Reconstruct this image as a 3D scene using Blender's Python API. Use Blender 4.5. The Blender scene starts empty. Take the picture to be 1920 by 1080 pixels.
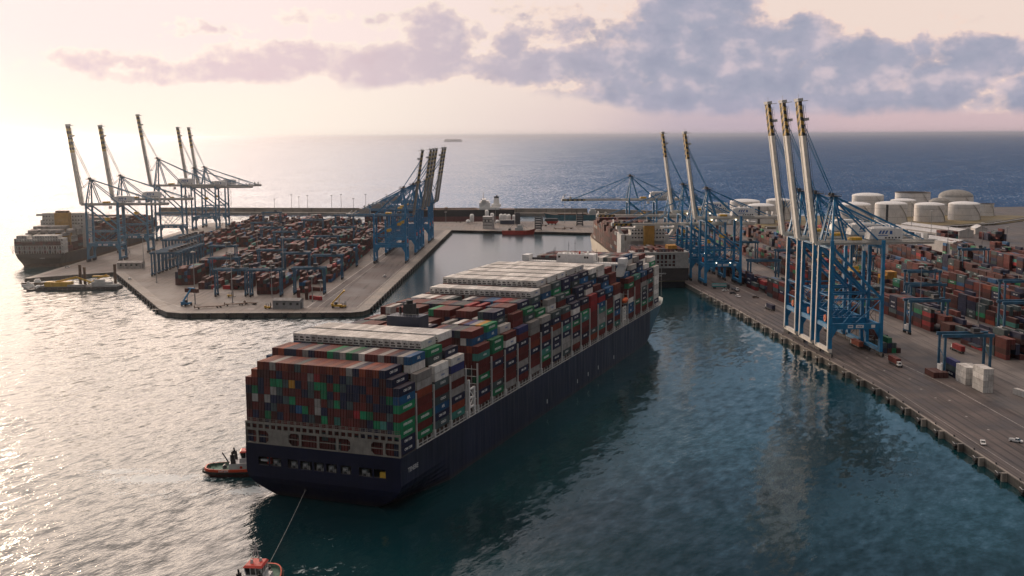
import bpy, math, random, bisect
import numpy as np
from mathutils import Vector, Matrix
from mathutils.bvhtree import BVHTree
R = math.radians
random.seed(7)
scn = bpy.context.scene
COL = scn.collection

# ---------------------------------------------------------------- camera
F, PITCH, ROLL, CAMH = 2136.7, .13329, -.0057125, 126.85
_fw = np.array([0, math.cos(PITCH), -math.sin(PITCH)])
_up = np.cross(np.array([1., 0, 0]), _fw)
_RT = math.cos(ROLL) * np.array([1., 0, 0]) + math.sin(ROLL) * _up
_UP = -math.sin(ROLL) * np.array([1., 0, 0]) + math.cos(ROLL) * _up
cam_d = bpy.data.cameras.new('camera')
cam_d.sensor_width = 36
cam_d.lens = F / 1920 * 36
cam_d.clip_start = 1
cam_d.clip_end = 300000
cam = bpy.data.objects.new('camera', cam_d)
COL.objects.link(cam)
M3 = Matrix(((_RT[0], _UP[0], -_fw[0]), (_RT[1], _UP[1], -_fw[1]), (_RT[2], _UP[2], -_fw[2])))
cam.matrix_world = Matrix.Translation((0, 0, CAMH)) @ M3.to_4x4()
scn.camera = cam


def G(px, py, z=3.0):
    """the ground point (at height z) seen at a photo pixel"""
    d = _fw + _RT * (px - 960) / F - _UP * (py - 540) / F
    t = (CAMH - z) / -d[2]
    return Vector((d[0] * t, d[1] * t, z))


# ---------------------------------------------------------------- sun and sky
SUN_AZ, SUN_EL = R(-33.0), R(7.0)          # azimuth from +Y towards +X
sd = bpy.data.lights.new('sun', 'SUN')
sd.energy = 2.2
sd.angle = R(10)
sd.color = (1.0, .76, .56)
sun = bpy.data.objects.new('sun', sd)
COL.objects.link(sun)
sdir = Vector((math.sin(SUN_AZ) * math.cos(SUN_EL), math.cos(SUN_AZ) * math.cos(SUN_EL), math.sin(SUN_EL)))
sun.rotation_euler = sdir.to_track_quat('Z', 'Y').to_euler()

scn.view_settings.view_transform = 'Standard'
scn.view_settings.look = 'None'
scn.view_settings.exposure = 0.0
scn.view_settings.gamma = 1
scn.render.engine = 'CYCLES'
scn.cycles.use_denoising = True
scn.cycles.max_bounces = 5
scn.cycles.diffuse_bounces = 2
scn.cycles.glossy_bounces = 3
scn.cycles.transmission_bounces = 2
scn.cycles.volume_bounces = 0
scn.cycles.sample_clamp_indirect = 4
scn.cycles.caustics_reflective = False
scn.cycles.caustics_refractive = False


def srgb(r, g, b):
    f = lambda c: (c / 255) / 12.92 if c / 255 <= .04045 else ((c / 255 + .055) / 1.055) ** 2.4
    return (f(r), f(g), f(b), 1)


class NT:
    """a small helper for wiring node trees"""
    def __init__(s, tree):
        s.t = tree
        s.t.nodes.clear()

    def n(s, typ, **kw):
        nd = s.t.nodes.new(typ)
        for k, v in kw.items():
            setattr(nd, k, v)
        return nd

    def link(s, a, b):
        s.t.links.new(a, b)

    def put(s, sock, v):
        if isinstance(v, bpy.types.NodeSocket):
            s.link(v, sock)
        else:
            sock.default_value = v

    def math(s, op, a, b=None, c=None, clamp=False):
        nd = s.n('ShaderNodeMath', operation=op, use_clamp=clamp)
        s.put(nd.inputs[0], a)
        if b is not None:
            s.put(nd.inputs[1], b)
        if c is not None:
            s.put(nd.inputs[2], c)
        return nd.outputs[0]

    def smooth(s, x, lo, hi, a=0., b=1.):
        nd = s.n('ShaderNodeMapRange', interpolation_type='SMOOTHSTEP')
        s.put(nd.inputs[0], x)
        s.put(nd.inputs[1], lo)
        s.put(nd.inputs[2], hi)
        nd.inputs[3].default_value = a
        nd.inputs[4].default_value = b
        return nd.outputs[0]

    def mix(s, f, a, b, mode='MIX'):
        nd = s.n('ShaderNodeMix', data_type='RGBA', blend_type=mode)
        s.put(nd.inputs[0], f)
        s.put(nd.inputs[6], a)
        s.put(nd.inputs[7], b)
        return nd.outputs[2]

    def noise(s, vec, scale, detail=4, rough=.55, dim='3D', out=0, dist=0):
        nd = s.n('ShaderNodeTexNoise', noise_dimensions=dim)
        if vec is not None:
            s.link(vec, nd.inputs['Vector'])
        nd.inputs['Scale'].default_value = scale
        nd.inputs['Detail'].default_value = detail
        nd.inputs['Roughness'].default_value = rough
        nd.inputs['Distortion'].default_value = dist
        return nd.outputs[out]

    def comb(s, x, y, z=0.):
        nd = s.n('ShaderNodeCombineXYZ')
        s.put(nd.inputs[0], x)
        s.put(nd.inputs[1], y)
        s.put(nd.inputs[2], z)
        return nd.outputs[0]

    def vmath(s, op, a, b=None):
        nd = s.n('ShaderNodeVectorMath', operation=op)
        s.put(nd.inputs[0], a)
        if b is not None:
            s.put(nd.inputs[1], b)
        return nd.outputs['Value'] if op in ('DOT_PRODUCT', 'LENGTH', 'DISTANCE') else nd.outputs[0]


def build_world():
    w = bpy.data.worlds.new('World')
    scn.world = w
    w.use_nodes = True
    T = NT(w.node_tree)
    STR = .1
    K = 1 / STR
    tc = T.n('ShaderNodeTexCoord').outputs['Generated']
    sep = T.n('ShaderNodeSeparateXYZ')
    T.link(tc, sep.inputs[0])
    az = T.math('MULTIPLY', T.math('ARCTAN2', sep.outputs[0], sep.outputs[1]), 57.2958)
    el = T.math('MULTIPLY', T.math('ARCSINE', sep.outputs[2]), 57.2958)
    sky = T.n('ShaderNodeTexSky', sky_type='NISHITA')
    sky.sun_disc = False
    sky.sun_elevation = SUN_EL
    sky.sun_rotation = SUN_AZ
    sky.air_density = 1.0
    sky.dust_density = 2.5
    sky.ozone_density = 1.5
    nish = T.mix(1.0, sky.outputs[0], (.62, .66, .80, 1), 'MULTIPLY')
    # clear evening air low over the sea: cream towards the sun, rose away from it
    fr = T.smooth(az, -14., 16.)
    lowl = T.mix(T.smooth(el, 1.2, 5.0), srgb(255, 241, 226), srgb(251, 231, 226))
    lowr = T.mix(T.smooth(el, .5, 4.5), srgb(212, 186, 190), srgb(240, 219, 208))
    low = T.mix(fr, lowl, lowr)
    # clouds laid out by azimuth and elevation
    uv = T.comb(az, el)
    nv = T.vmath('MULTIPLY', uv, (1., 1.35, 1.))
    n1 = T.noise(nv, .42, 6, .58, '3D')
    n2 = T.noise(nv, 1.5, 5, .6, '3D')
    P = lambda x, y, rx, ry, k=1.: ((x - 960) / 37.3, (250 - y) / 37.3, rx / 37.3, ry / 37.3, k)
    blobs = [P(480, 132, 230, 30, .8), P(300, 145, 150, 22, .6), P(780, 118, 130, 42), P(825, 70, 66, 50), P(700, 130, 90, 40), P(1010, 125, 160, 38), P(960, 90, 40, 50, .85), P(900, 60, 30, 30, .6),
             P(1290, 30, 140, 60), P(1230, 70, 120, 50, .9), P(1180, 120, 140, 50), P(1330, 95, 130, 60), P(1450, 95, 110, 52), P(1490, 72, 50, 36), P(1350, 165, 300, 66), P(1200, 190, 190, 40, .9), P(1560, 150, 140, 72),
             P(1620, 122, 75, 42), P(1688, 100, 26, 36, .8), P(1790, 120, 90, 46), P(1720, 175, 80, 56), P(1905, 125, 70, 46), P(1880, 190, 90, 44, .9), P(1640, 195, 160, 34, .9),
             P(1300, 196, 330, 34, .95), P(1120, 186, 160, 34, .8), P(1560, 192, 190, 38), P(1800, 200, 130, 26, .7), P(560, 112, 190, 40, .85), P(250, 120, 200, 30, .6), P(420, 60, 160, 30, .5), P(760, 40, 120, 30, .55), P(1050, 60, 120, 40, .6), P(1800, 60, 120, 22, .45), P(1590, 6, 90, 12, .95), P(1000, 30, 120, 40, .5), P(640, 40, 260, 30, .4)]
    field = None
    for (u0, v0, ru, rv, k) in blobs:
        d = T.vmath('MULTIPLY', T.vmath('SUBTRACT', uv, (u0, v0, 0)), (1 / ru, 1 / rv, 0))
        g = T.math('MULTIPLY', T.math('EXPONENT', T.math('MULTIPLY', T.vmath('DOT_PRODUCT', d, d), -.75)), k)
        field = g if field is None else T.math('MAXIMUM', field, g)
    nn = T.math('ADD', T.math('MULTIPLY', T.math('SUBTRACT', n1, .5), .95), T.math('MULTIPLY', T.math('SUBTRACT', n2, .5), .5))
    dens = T.math('ADD', field, nn)
    vb = T.smooth(az, -1., 9., 2.3, .9)
    wob = T.math('MULTIPLY', T.math('SUBTRACT', T.noise(uv, .5, 4, .6), .5), 1.1)
    base = T.smooth(T.math('ADD', T.math('SUBTRACT', el, vb), wob), -.25, .40)
    mask = T.math('MULTIPLY', T.smooth(dens, .36, .47), base)
    thick = T.smooth(dens, .40, .78)
    # high broken cloud deck overhead, out of the frame
    pz = T.math('MAXIMUM', sep.outputs[2], .08)
    deckv = T.comb(T.math('DIVIDE', sep.outputs[0], pz), T.math('DIVIDE', sep.outputs[1], pz))
    deck = T.smooth(T.noise(deckv, .55, 5, .55), .40, .62)
    deck = T.math('MULTIPLY', deck, T.smooth(el, 7., 16.))
    ccl = T.mix(thick, srgb(253, 232, 220), srgb(226, 203, 206))
    ccr = T.mix(thick, srgb(232, 206, 200), srgb(161, 164, 183))
    shade = T.noise(nv, .8, 4, .6)
    ccr = T.mix(T.math('MULTIPLY', T.smooth(shade, .35, .7), .35), ccr, srgb(190, 182, 198))
    frc = T.smooth(az, -13., 9.)
    cc = T.mix(frc, ccl, ccr)
    # sides of the billows that face the sun and the upper air catch its light, bases stay dusky
    ns = T.noise(nv, .55, 3, .5, '3D')
    ms = T.noise(T.vmath('ADD', nv, (-.75, .85, 0.)), .55, 3, .5, '3D')
    lit = T.math('MULTIPLY', T.math('SUBTRACT', ns, ms), 3.4)
    cc = T.mix(T.math('MULTIPLY', T.smooth(lit, .0, 1.0), .62), cc, T.mix(frc, srgb(255, 236, 222), srgb(226, 206, 210)))
    cc = T.mix(T.math('MULTIPLY', T.smooth(lit, -.05, -.9), .55), cc, T.mix(frc, srgb(222, 196, 200), srgb(146, 152, 174)))
    # bright rims where the cloud thins towards the light
    rim = T.math('MULTIPLY', T.smooth(dens, .35, .41), T.smooth(dens, .56, .43))
    cc = T.mix(T.math('MULTIPLY', rim, .6), cc, T.mix(frc, srgb(255, 243, 230), srgb(252, 226, 208)))
    low = T.mix(T.math('MULTIPLY', mask, .96), low, cc)
    # rain veil under the big bank
    veil = T.math('MULTIPLY', T.smooth(az, 3., 9.), T.math('MULTIPLY', T.smooth(el, 2.2, .4), .45))
    veil = T.math('MULTIPLY', veil, T.smooth(az, 17., 11.))
    low = T.mix(veil, low, srgb(170, 164, 186))
    low = T.vmath('SCALE', low)
    low.node.inputs['Scale'].default_value = K
    away = T.smooth(T.math('ABSOLUTE', T.math('SUBTRACT', az, -24.)), 6., 38.)
    up = T.smooth(el, 12., 32.)
    sunside = T.mix(up, srgb(254, 228, 208), srgb(250, 226, 208))
    farside = T.mix(up, srgb(156, 196, 226), srgb(78, 108, 126))
    grad = T.mix(away, sunside, farside)
    grad = T.mix(T.math('MULTIPLY', deck, .35), grad, srgb(150, 146, 160))
    grad = T.vmath('SCALE', grad)
    grad.node.inputs['Scale'].default_value = K
    high = T.mix(.75, nish, grad)
    # dimmer sky behind the camera, away from the sunset
    rear = T.vmath('SCALE', high)
    T.link(T.smooth(T.math('ABSOLUTE', T.math('ADD', az, 20.)), 75., 125., 1., .42), rear.node.inputs['Scale'])
    high = rear
    # unseen bright overcast overhead, added to light the upward faces
    zen = T.vmath('SCALE', T.mix(deck, srgb(250, 226, 212), srgb(255, 240, 230)))
    zen.node.inputs['Scale'].default_value = K * 1.6
    high = T.mix(T.smooth(el, 40., 62.), high, zen)
    back = T.vmath('SCALE', low)
    T.link(T.smooth(T.math('ABSOLUTE', T.math('ADD', az, 20.)), 75., 125., 1., .42), back.node.inputs['Scale'])
    low = back
    tot = T.mix(T.smooth(el, 6.6, 11.), low, high)
    # unseen glow high on the sun's side, added to brighten the water
    da = T.math('ABSOLUTE', T.math('ADD', az, 33.))
    glow = T.math('MULTIPLY', T.smooth(da, 37., 12.), T.smooth(el, 66., 14.))
    glow = T.math('MULTIPLY', glow, T.smooth(el, 6.6, 16., .012, 1.))
    glow = T.math('ADD', 1., T.math('MULTIPLY', glow, 5.6))
    tot = T.vmath('SCALE', tot)
    T.link(glow, tot.node.inputs['Scale'])
    bg = T.n('ShaderNodeBackground')
    bg.inputs[1].default_value = STR
    T.link(tot, bg.inputs[0])
    out = T.n('ShaderNodeOutputWorld')
    T.link(bg.outputs[0], out.inputs[0])


build_world()

# ---------------------------------------------------------------- geometry helpers
class MB:
    """collects boxes, beams, tubes and quads into ONE mesh"""
    def __init__(s):
        s.v, s.f, s.m = [], [], []

    def quad(s, pts, mi=0):
        b = len(s.v)
        s.v.extend(tuple(p) for p in pts)
        s.f.append(tuple(range(b, b + len(pts))))
        s.m.append(mi)

    def hexa(s, p, mi=0):
        b = len(s.v)
        s.v.extend(tuple(q) for q in p)
        for q in ((0, 3, 2, 1), (4, 5, 6, 7), (0, 1, 5, 4), (1, 2, 6, 5), (2, 3, 7, 6), (3, 0, 4, 7)):
            s.f.append(tuple(b + i for i in q))
            s.m.append(mi)

    def box(s, x0, x1, y0, y1, z0, z1, mi=0):
        s.hexa([(x0, y0, z0), (x1, y0, z0), (x1, y1, z0), (x0, y1, z0), (x0, y0, z1), (x1, y0, z1), (x1, y1, z1), (x0, y1, z1)], mi)

    def beam(s, p, q, w, h, mi=0, w2=None, h2=None):
        p, q = Vector(p), Vector(q)
        d = (q - p).normalized()
        ref = Vector((0, 0, 1)) if abs(d.z) < .95 else Vector((0, 1, 0))
        a = d.cross(ref).normalized()
        b = a.cross(d)
        w2 = w if w2 is None else w2
        h2 = h if h2 is None else h2
        P = []
        for c, ww, hh in ((p, w, h), (q, w2, h2)):
            P += [c - a * ww / 2 - b * hh / 2, c + a * ww / 2 - b * hh / 2, c + a * ww / 2 + b * hh / 2, c - a * ww / 2 + b * hh / 2]
        s.hexa(P, mi)

    def cyl(s, p, q, r, r2=None, n=12, mi=0, caps=True):
        p, q = Vector(p), Vector(q)
        r2 = r if r2 is None else r2
        d = (q - p).normalized()
        ref = Vector((0, 0, 1)) if abs(d.z) < .95 else Vector((1, 0, 0))
        a = d.cross(ref).normalized()
        b = d.cross(a)
        i0 = len(s.v)
        for c, rr in ((p, r), (q, r2)):
            for k in range(n):
                t = 2 * math.pi * k / n
                s.v.append(tuple(c + a * math.cos(t) * rr + b * math.sin(t) * rr))
        for k in range(n):
            s.f.append((i0 + k, i0 + (k + 1) % n, i0 + n + (k + 1) % n, i0 + n + k))
            s.m.append(mi)
        if caps:
            s.f.append(tuple(i0 + n - 1 - k for k in range(n)))
            s.m.append(mi)
            s.f.append(tuple(i0 + n + k for k in range(n)))
            s.m.append(mi)

    def lathe(s, prof, n=32, mi=0, c=(0, 0)):
        i0 = len(s.v)
        for (r, z) in prof:
            for k in range(n):
                t = 2 * math.pi * k / n
                s.v.append((c[0] + r * math.cos(t), c[1] + r * math.sin(t), z))
        for j in range(len(prof) - 1):
            for k in range(n):
                s.f.append((i0 + j * n + k, i0 + j * n + (k + 1) % n, i0 + (j + 1) * n + (k + 1) % n, i0 + (j + 1) * n + k))
                s.m.append(mi)

    def prism(s, poly, z0, z1, mi=0, top=None):
        n = len(poly)
        b = len(s.v)
        s.v.extend((x, y, z0) for x, y in poly)
        s.v.extend((x, y, z1) for x, y in poly)
        for i in range(n):
            s.f.append((b + i, b + (i + 1) % n, b + n + (i + 1) % n, b + n + i))
            s.m.append(mi)
        s.f.append(tuple(b + n + i for i in range(n)))
        s.m.append(mi if top is None else top)
        s.f.append(tuple(b + n - 1 - i for i in range(n)))
        s.m.append(mi)

    def loft(s, rings, mi=0, closed=False, cap0=False, cap1=False):
        n = len(rings[0])
        b = len(s.v)
        for r in rings:
            s.v.extend(tuple(p) for p in r)
        for j in range(len(rings) - 1):
            for k in range(n if closed else n - 1):
                s.f.append((b + j * n + k, b + j * n + (k + 1) % n, b + (j + 1) * n + (k + 1) % n, b + (j + 1) * n + k))
                s.m.append(mi)
        if cap0:
            s.f.append(tuple(b + n - 1 - k for k in range(n)))
            s.m.append(mi)
        if cap1:
            s.f.append(tuple(b + (len(rings) - 1) * n + k for k in range(n)))
            s.m.append(mi)

    def mesh(s, name, mats):
        me = bpy.data.meshes.new(name)
        me.from_pydata(s.v, [], s.f)
        for m in (mats if isinstance(mats, (list, tuple)) else [mats]):
            me.materials.append(m)
        if any(s.m):
            me.polygons.foreach_set('material_index', s.m)
        me.update()
        return me

    def build(s, name, mats, parent=None, smooth=False):
        me = s.mesh(name, mats)
        if smooth:
            me.polygons.foreach_set('use_smooth', [True] * len(me.polygons))
        return link(name, me, parent)


def link(name, data, parent=None):
    o = bpy.data.objects.new(name, data)
    COL.objects.link(o)
    if parent is not None:
        o.parent = parent
    return o


def tag(o, label, cat=None, group=None, kind=None):
    if label:
        o['label'] = label
    if cat:
        o['category'] = cat
    if group:
        o['group'] = group
    if kind:
        o['kind'] = kind
    return o


def thing(name, label, cat, loc=(0, 0, 0), rz=0., group=None):
    o = link(name, None)
    o.empty_display_size = 1
    o.location = loc
    o.rotation_euler = (0, 0, rz)
    return tag(o, label, cat, group)


def copy_thing(root, loc, rz, label, group=None):
    """a copy of a thing with copies of its parts and their sub-parts"""
    def rec(o, par):
        c = o.copy()
        COL.objects.link(c)
        c.parent = par
        for ch in kids.get(o, ()):
            rec(ch, c)
        return c
    kids = {}
    for ch in root.children_recursive:
        kids.setdefault(ch.parent, []).append(ch)
    c = rec(root, None)
    c.location = loc
    c.rotation_euler = (0, 0, rz)
    c['label'] = label
    if group:
        c['group'] = group
    return c


_ones = 'zeroth first second third fourth fifth sixth seventh eighth ninth tenth eleventh twelfth thirteenth fourteenth fifteenth sixteenth seventeenth eighteenth nineteenth'.split()
_tens = [None, None, 'twenty', 'thirty', 'forty', 'fifty', 'sixty', 'seventy', 'eighty', 'ninety']


def nth(n):
    if n < 20:
        return _ones[n]
    if n > 99:
        return 'hundred-and-' + nth(n - 100) if n > 100 else 'hundredth'
    t, u = divmod(n, 10)
    return _tens[t] + '-' + _ones[u] if u else _tens[t][:-1] + 'ieth'


# ---------------------------------------------------------------- materials
MATS = {}


def paint(name, col, rough=.55, var=.25, scale=.35, dirt=None, dirt_amt=.25, metallic=0., bump=0., spec=.4):
    """weathered paint or plain surface: base colour with broken-up variation and dirt"""
    if name in MATS:
        return MATS[name]
    m = bpy.data.materials.new(name)
    m.use_nodes = True
    T = NT(m.node_tree)
    co = T.n('ShaderNodeTexCoord').outputs['Object']
    n1 = T.noise(co, scale, 5, .6)
    n2 = T.noise(T.vmath('MULTIPLY', co, (1., 1., .18)), scale * 4, 4, .6)
    c = (*col, 1)
    lo = tuple(x * (1 - var) for x in col) + (1,)
    hi = tuple(min(1, x * (1 + var)) for x in col) + (1,)
    base = T.mix(T.smooth(n1, .3, .7), lo, hi)
    d = dirt or (.10, .08, .06)
    base = T.mix(T.math('MULTIPLY', T.smooth(n2, .52, .75), dirt_amt), base, (*d, 1))
    b = T.n('ShaderNodeBsdfPrincipled')
    T.link(base, b.inputs['Base Color'])
    T.link(T.smooth(n2, .2, .8, rough * .85, min(1, rough * 1.2)), b.inputs['Roughness'])
    b.inputs['Metallic'].default_value = metallic
    b.inputs['Specular IOR Level'].default_value = spec
    if bump:
        bp = T.n('ShaderNodeBump')
        bp.inputs['Strength'].default_value = bump
        bp.inputs['Distance'].default_value = .1
        T.link(n2, bp.inputs['Height'])
        T.link(bp.outputs[0], b.inputs['Normal'])
    o = T.n('ShaderNodeOutputMaterial')
    T.link(b.outputs[0], o.inputs[0])
    MATS[name] = m
    return m


M_blue = paint('crane_blue', (.007, .165, .335), .5, .25, .2, (.05, .08, .10), .4)
M_blue_hazed = paint('hazed_crane_blue', (.05, .17, .27), .55, .2, .3, (.05, .07, .08), .4)  # crane blue for the left berth, paled by haze painted into the colour
M_gantry = paint('yard_gantry_blue', (.022, .095, .165), .55, .25, .3, (.05, .06, .065), .45)
M_cwhite = paint('crane_white', (.74, .69, .61), .5, .10, .3, (.36, .27, .18), .35)
M_white = paint('white_paint', (.72, .70, .67), .5, .08, .4, (.30, .26, .22), .25)
M_black = paint('black_paint', (.018, .018, .02), .5, .3, .5)
M_dark = paint('dark_steel', (.045, .045, .05), .6, .3, .5)
M_grey = paint('grey_paint', (.27, .26, .245), .6, .15, .4, (.16, .11, .08), .35)
M_lgrey = paint('light_grey_paint', (.45, .44, .42), .6, .1, .4, (.22, .17, .12), .3)
M_red = paint('red_paint', (.42, .035, .02), .5, .15, .4)
M_orange = paint('orange_paint', (.55, .10, .02), .5, .15, .4)
M_yellow = paint('yellow_paint', (.55, .32, .03), .5, .15, .4)
M_funnel = paint('funnel_yellow', (.34, .185, .03), .55, .2, .3, (.12, .08, .05), .4)
M_glass = paint('dark_glass', (.012, .016, .02), .12, .1, .3, None, 0., spec=.6)
M_rubber = paint('black_rubber', (.015, .014, .013), .8, .3, .6)
M_rust = paint('rusty_steel', (.11, .06, .035), .75, .35, .4)
M_green = paint('green_paint', (.06, .20, .14), .6, .2, .4)
M_hull = paint('navy_hull', (.0065, .009, .036), .45, .2, .05, (.020, .016, .020), .45, spec=.25)


def hull_paint(name, col):
    m = bpy.data.materials.new(name)
    m.use_nodes = True
    T = NT(m.node_tree)
    co = T.n('ShaderNodeTexCoord').outputs['Object']
    sp = T.n('ShaderNodeSeparateXYZ')
    T.link(co, sp.inputs[0])
    br = T.n('ShaderNodeTexBrick')
    T.link(T.comb(T.math('ADD', sp.outputs[1], sp.outputs[0]), sp.outputs[2]), br.inputs['Vector'])
    for k, v in (('Scale', 1.), ('Brick Width', 11.), ('Row Height', 2.9), ('Mortar Size', .07)):
        br.inputs[k].default_value = v
    br.inputs['Color1'].default_value = (1.06, 1.06, 1.06, 1)
    br.inputs['Color2'].default_value = (.92, .92, .93, 1)
    br.inputs['Mortar'].default_value = (.78, .78, .78, 1)
    n1 = T.noise(co, .05, 6, .65)
    st = T.noise(T.vmath('MULTIPLY', co, (.55, .55, .04)), 1., 5, .65)
    c = T.mix(T.smooth(n1, .3, .7), tuple(x * .75 for x in col) + (1,), tuple(x * 1.3 for x in col) + (1,))
    c = T.mix(1., c, br.outputs[0], 'MULTIPLY')
    c = T.mix(T.math('MULTIPLY', T.smooth(st, .58, .76), .3), c, (.040, .024, .018, 1))
    c = T.mix(T.math('MULTIPLY', T.smooth(sp.outputs[2], 2.6, .4), T.smooth(n1, .3, .6, .3, .8)), c, (.030, .022, .018, 1))
    b = T.n('ShaderNodeBsdfPrincipled')
    T.link(c, b.inputs['Base Color'])
    T.link(T.smooth(st, .3, .7, .38, .6), b.inputs['Roughness'])
    b.inputs['Specular IOR Level'].default_value = .25
    bp = T.n('ShaderNodeBump')
    bp.inputs['Strength'].default_value = .35
    bp.inputs['Distance'].default_value = .12
    T.link(T.noise(co, .16, 3), bp.inputs['Height'])
    T.link(bp.outputs[0], b.inputs['Normal'])
    o = T.n('ShaderNodeOutputMaterial')
    T.link(b.outputs[0], o.inputs[0])
    return m


M_hull = hull_paint('navy_hull_plates', (.0050, .0072, .026))
M_bow = paint('teal_hull', (.010, .085, .13), .45, .12, .06, (.03, .05, .06), .25)
M_letter = paint('white_lettering', (.66, .66, .63), .6, .05, .5, None, .0)
M_bluelogo = paint('blue_lettering', (.02, .10, .30), .6, .05, .5, None, .0)


def emissive(name, col, s):
    m = bpy.data.materials.new(name)
    m.use_nodes = True
    b = m.node_tree.nodes['Principled BSDF']
    b.inputs['Base Color'].default_value = (*col, 1)
    b.inputs['Emission Color'].default_value = (*col, 1)
    b.inputs['Emission Strength'].default_value = s
    return m


M_lamp = emissive('lit_lamp', (1., .86, .62), 6.)


def stripes(name, ca, cb, width, skew=.55):
    """diagonal warning stripes along the part's own z axis"""
    m = bpy.data.materials.new(name)
    m.use_nodes = True
    T = NT(m.node_tree)
    co = T.n('ShaderNodeTexCoord').outputs['Object']
    sp = T.n('ShaderNodeSeparateXYZ')
    T.link(co, sp.inputs[0])
    k = T.math('ADD', sp.outputs[2], T.math('MULTIPLY', T.math('ADD', sp.outputs[1], sp.outputs[0]), skew))
    f = T.math('GREATER_THAN', T.math('FRACT', T.math('DIVIDE', k, width)), .5)
    n = T.noise(co, .6, 4)
    c = T.mix(f, (*ca, 1), (*cb, 1))
    c = T.mix(T.math('MULTIPLY', T.smooth(n, .5, .75), .35), c, (.08, .06, .05, 1))
    b = T.n('ShaderNodeBsdfPrincipled')
    T.link(c, b.inputs['Base Color'])
    b.inputs['Roughness'].default_value = .55
    o = T.n('ShaderNodeOutputMaterial')
    T.link(b.outputs[0], o.inputs[0])
    return m


M_stripe = stripes('warning_stripes', (.45, .27, .03), (.016, .014, .013), 4.2)
M_stripe_fine = stripes('faded_warning_stripes', (.40, .29, .08), (.03, .025, .022), 5.0, .0)

_txt = {}


def text_mesh(s, size, mat, depth=.03):
    k = (s, size, mat.name)
    if k not in _txt:
        cu = bpy.data.curves.new('lettering', 'FONT')
        cu.body = s
        cu.size = size
        cu.extrude = depth
        cu.offset = size * .018
        cu.resolution_u = 2
        cu.align_x = 'CENTER'
        cu.align_y = 'CENTER'
        o = bpy.data.objects.new('lettering', cu)
        COL.objects.link(o)
        me = bpy.data.meshes.new_from_object(o)
        me.name = 'lettering'
        me.materials.clear()
        me.materials.append(mat)
        bpy.data.objects.remove(o)
        bpy.data.curves.remove(cu)
        _txt[k] = me
    return _txt[k]


def lettering(s, size, parent, loc, rot, mat=None, name='lettering'):
    o = link(name, text_mesh(s, size, mat or M_letter), parent)
    o.location = loc
    o.rotation_euler = rot
    return o

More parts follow.
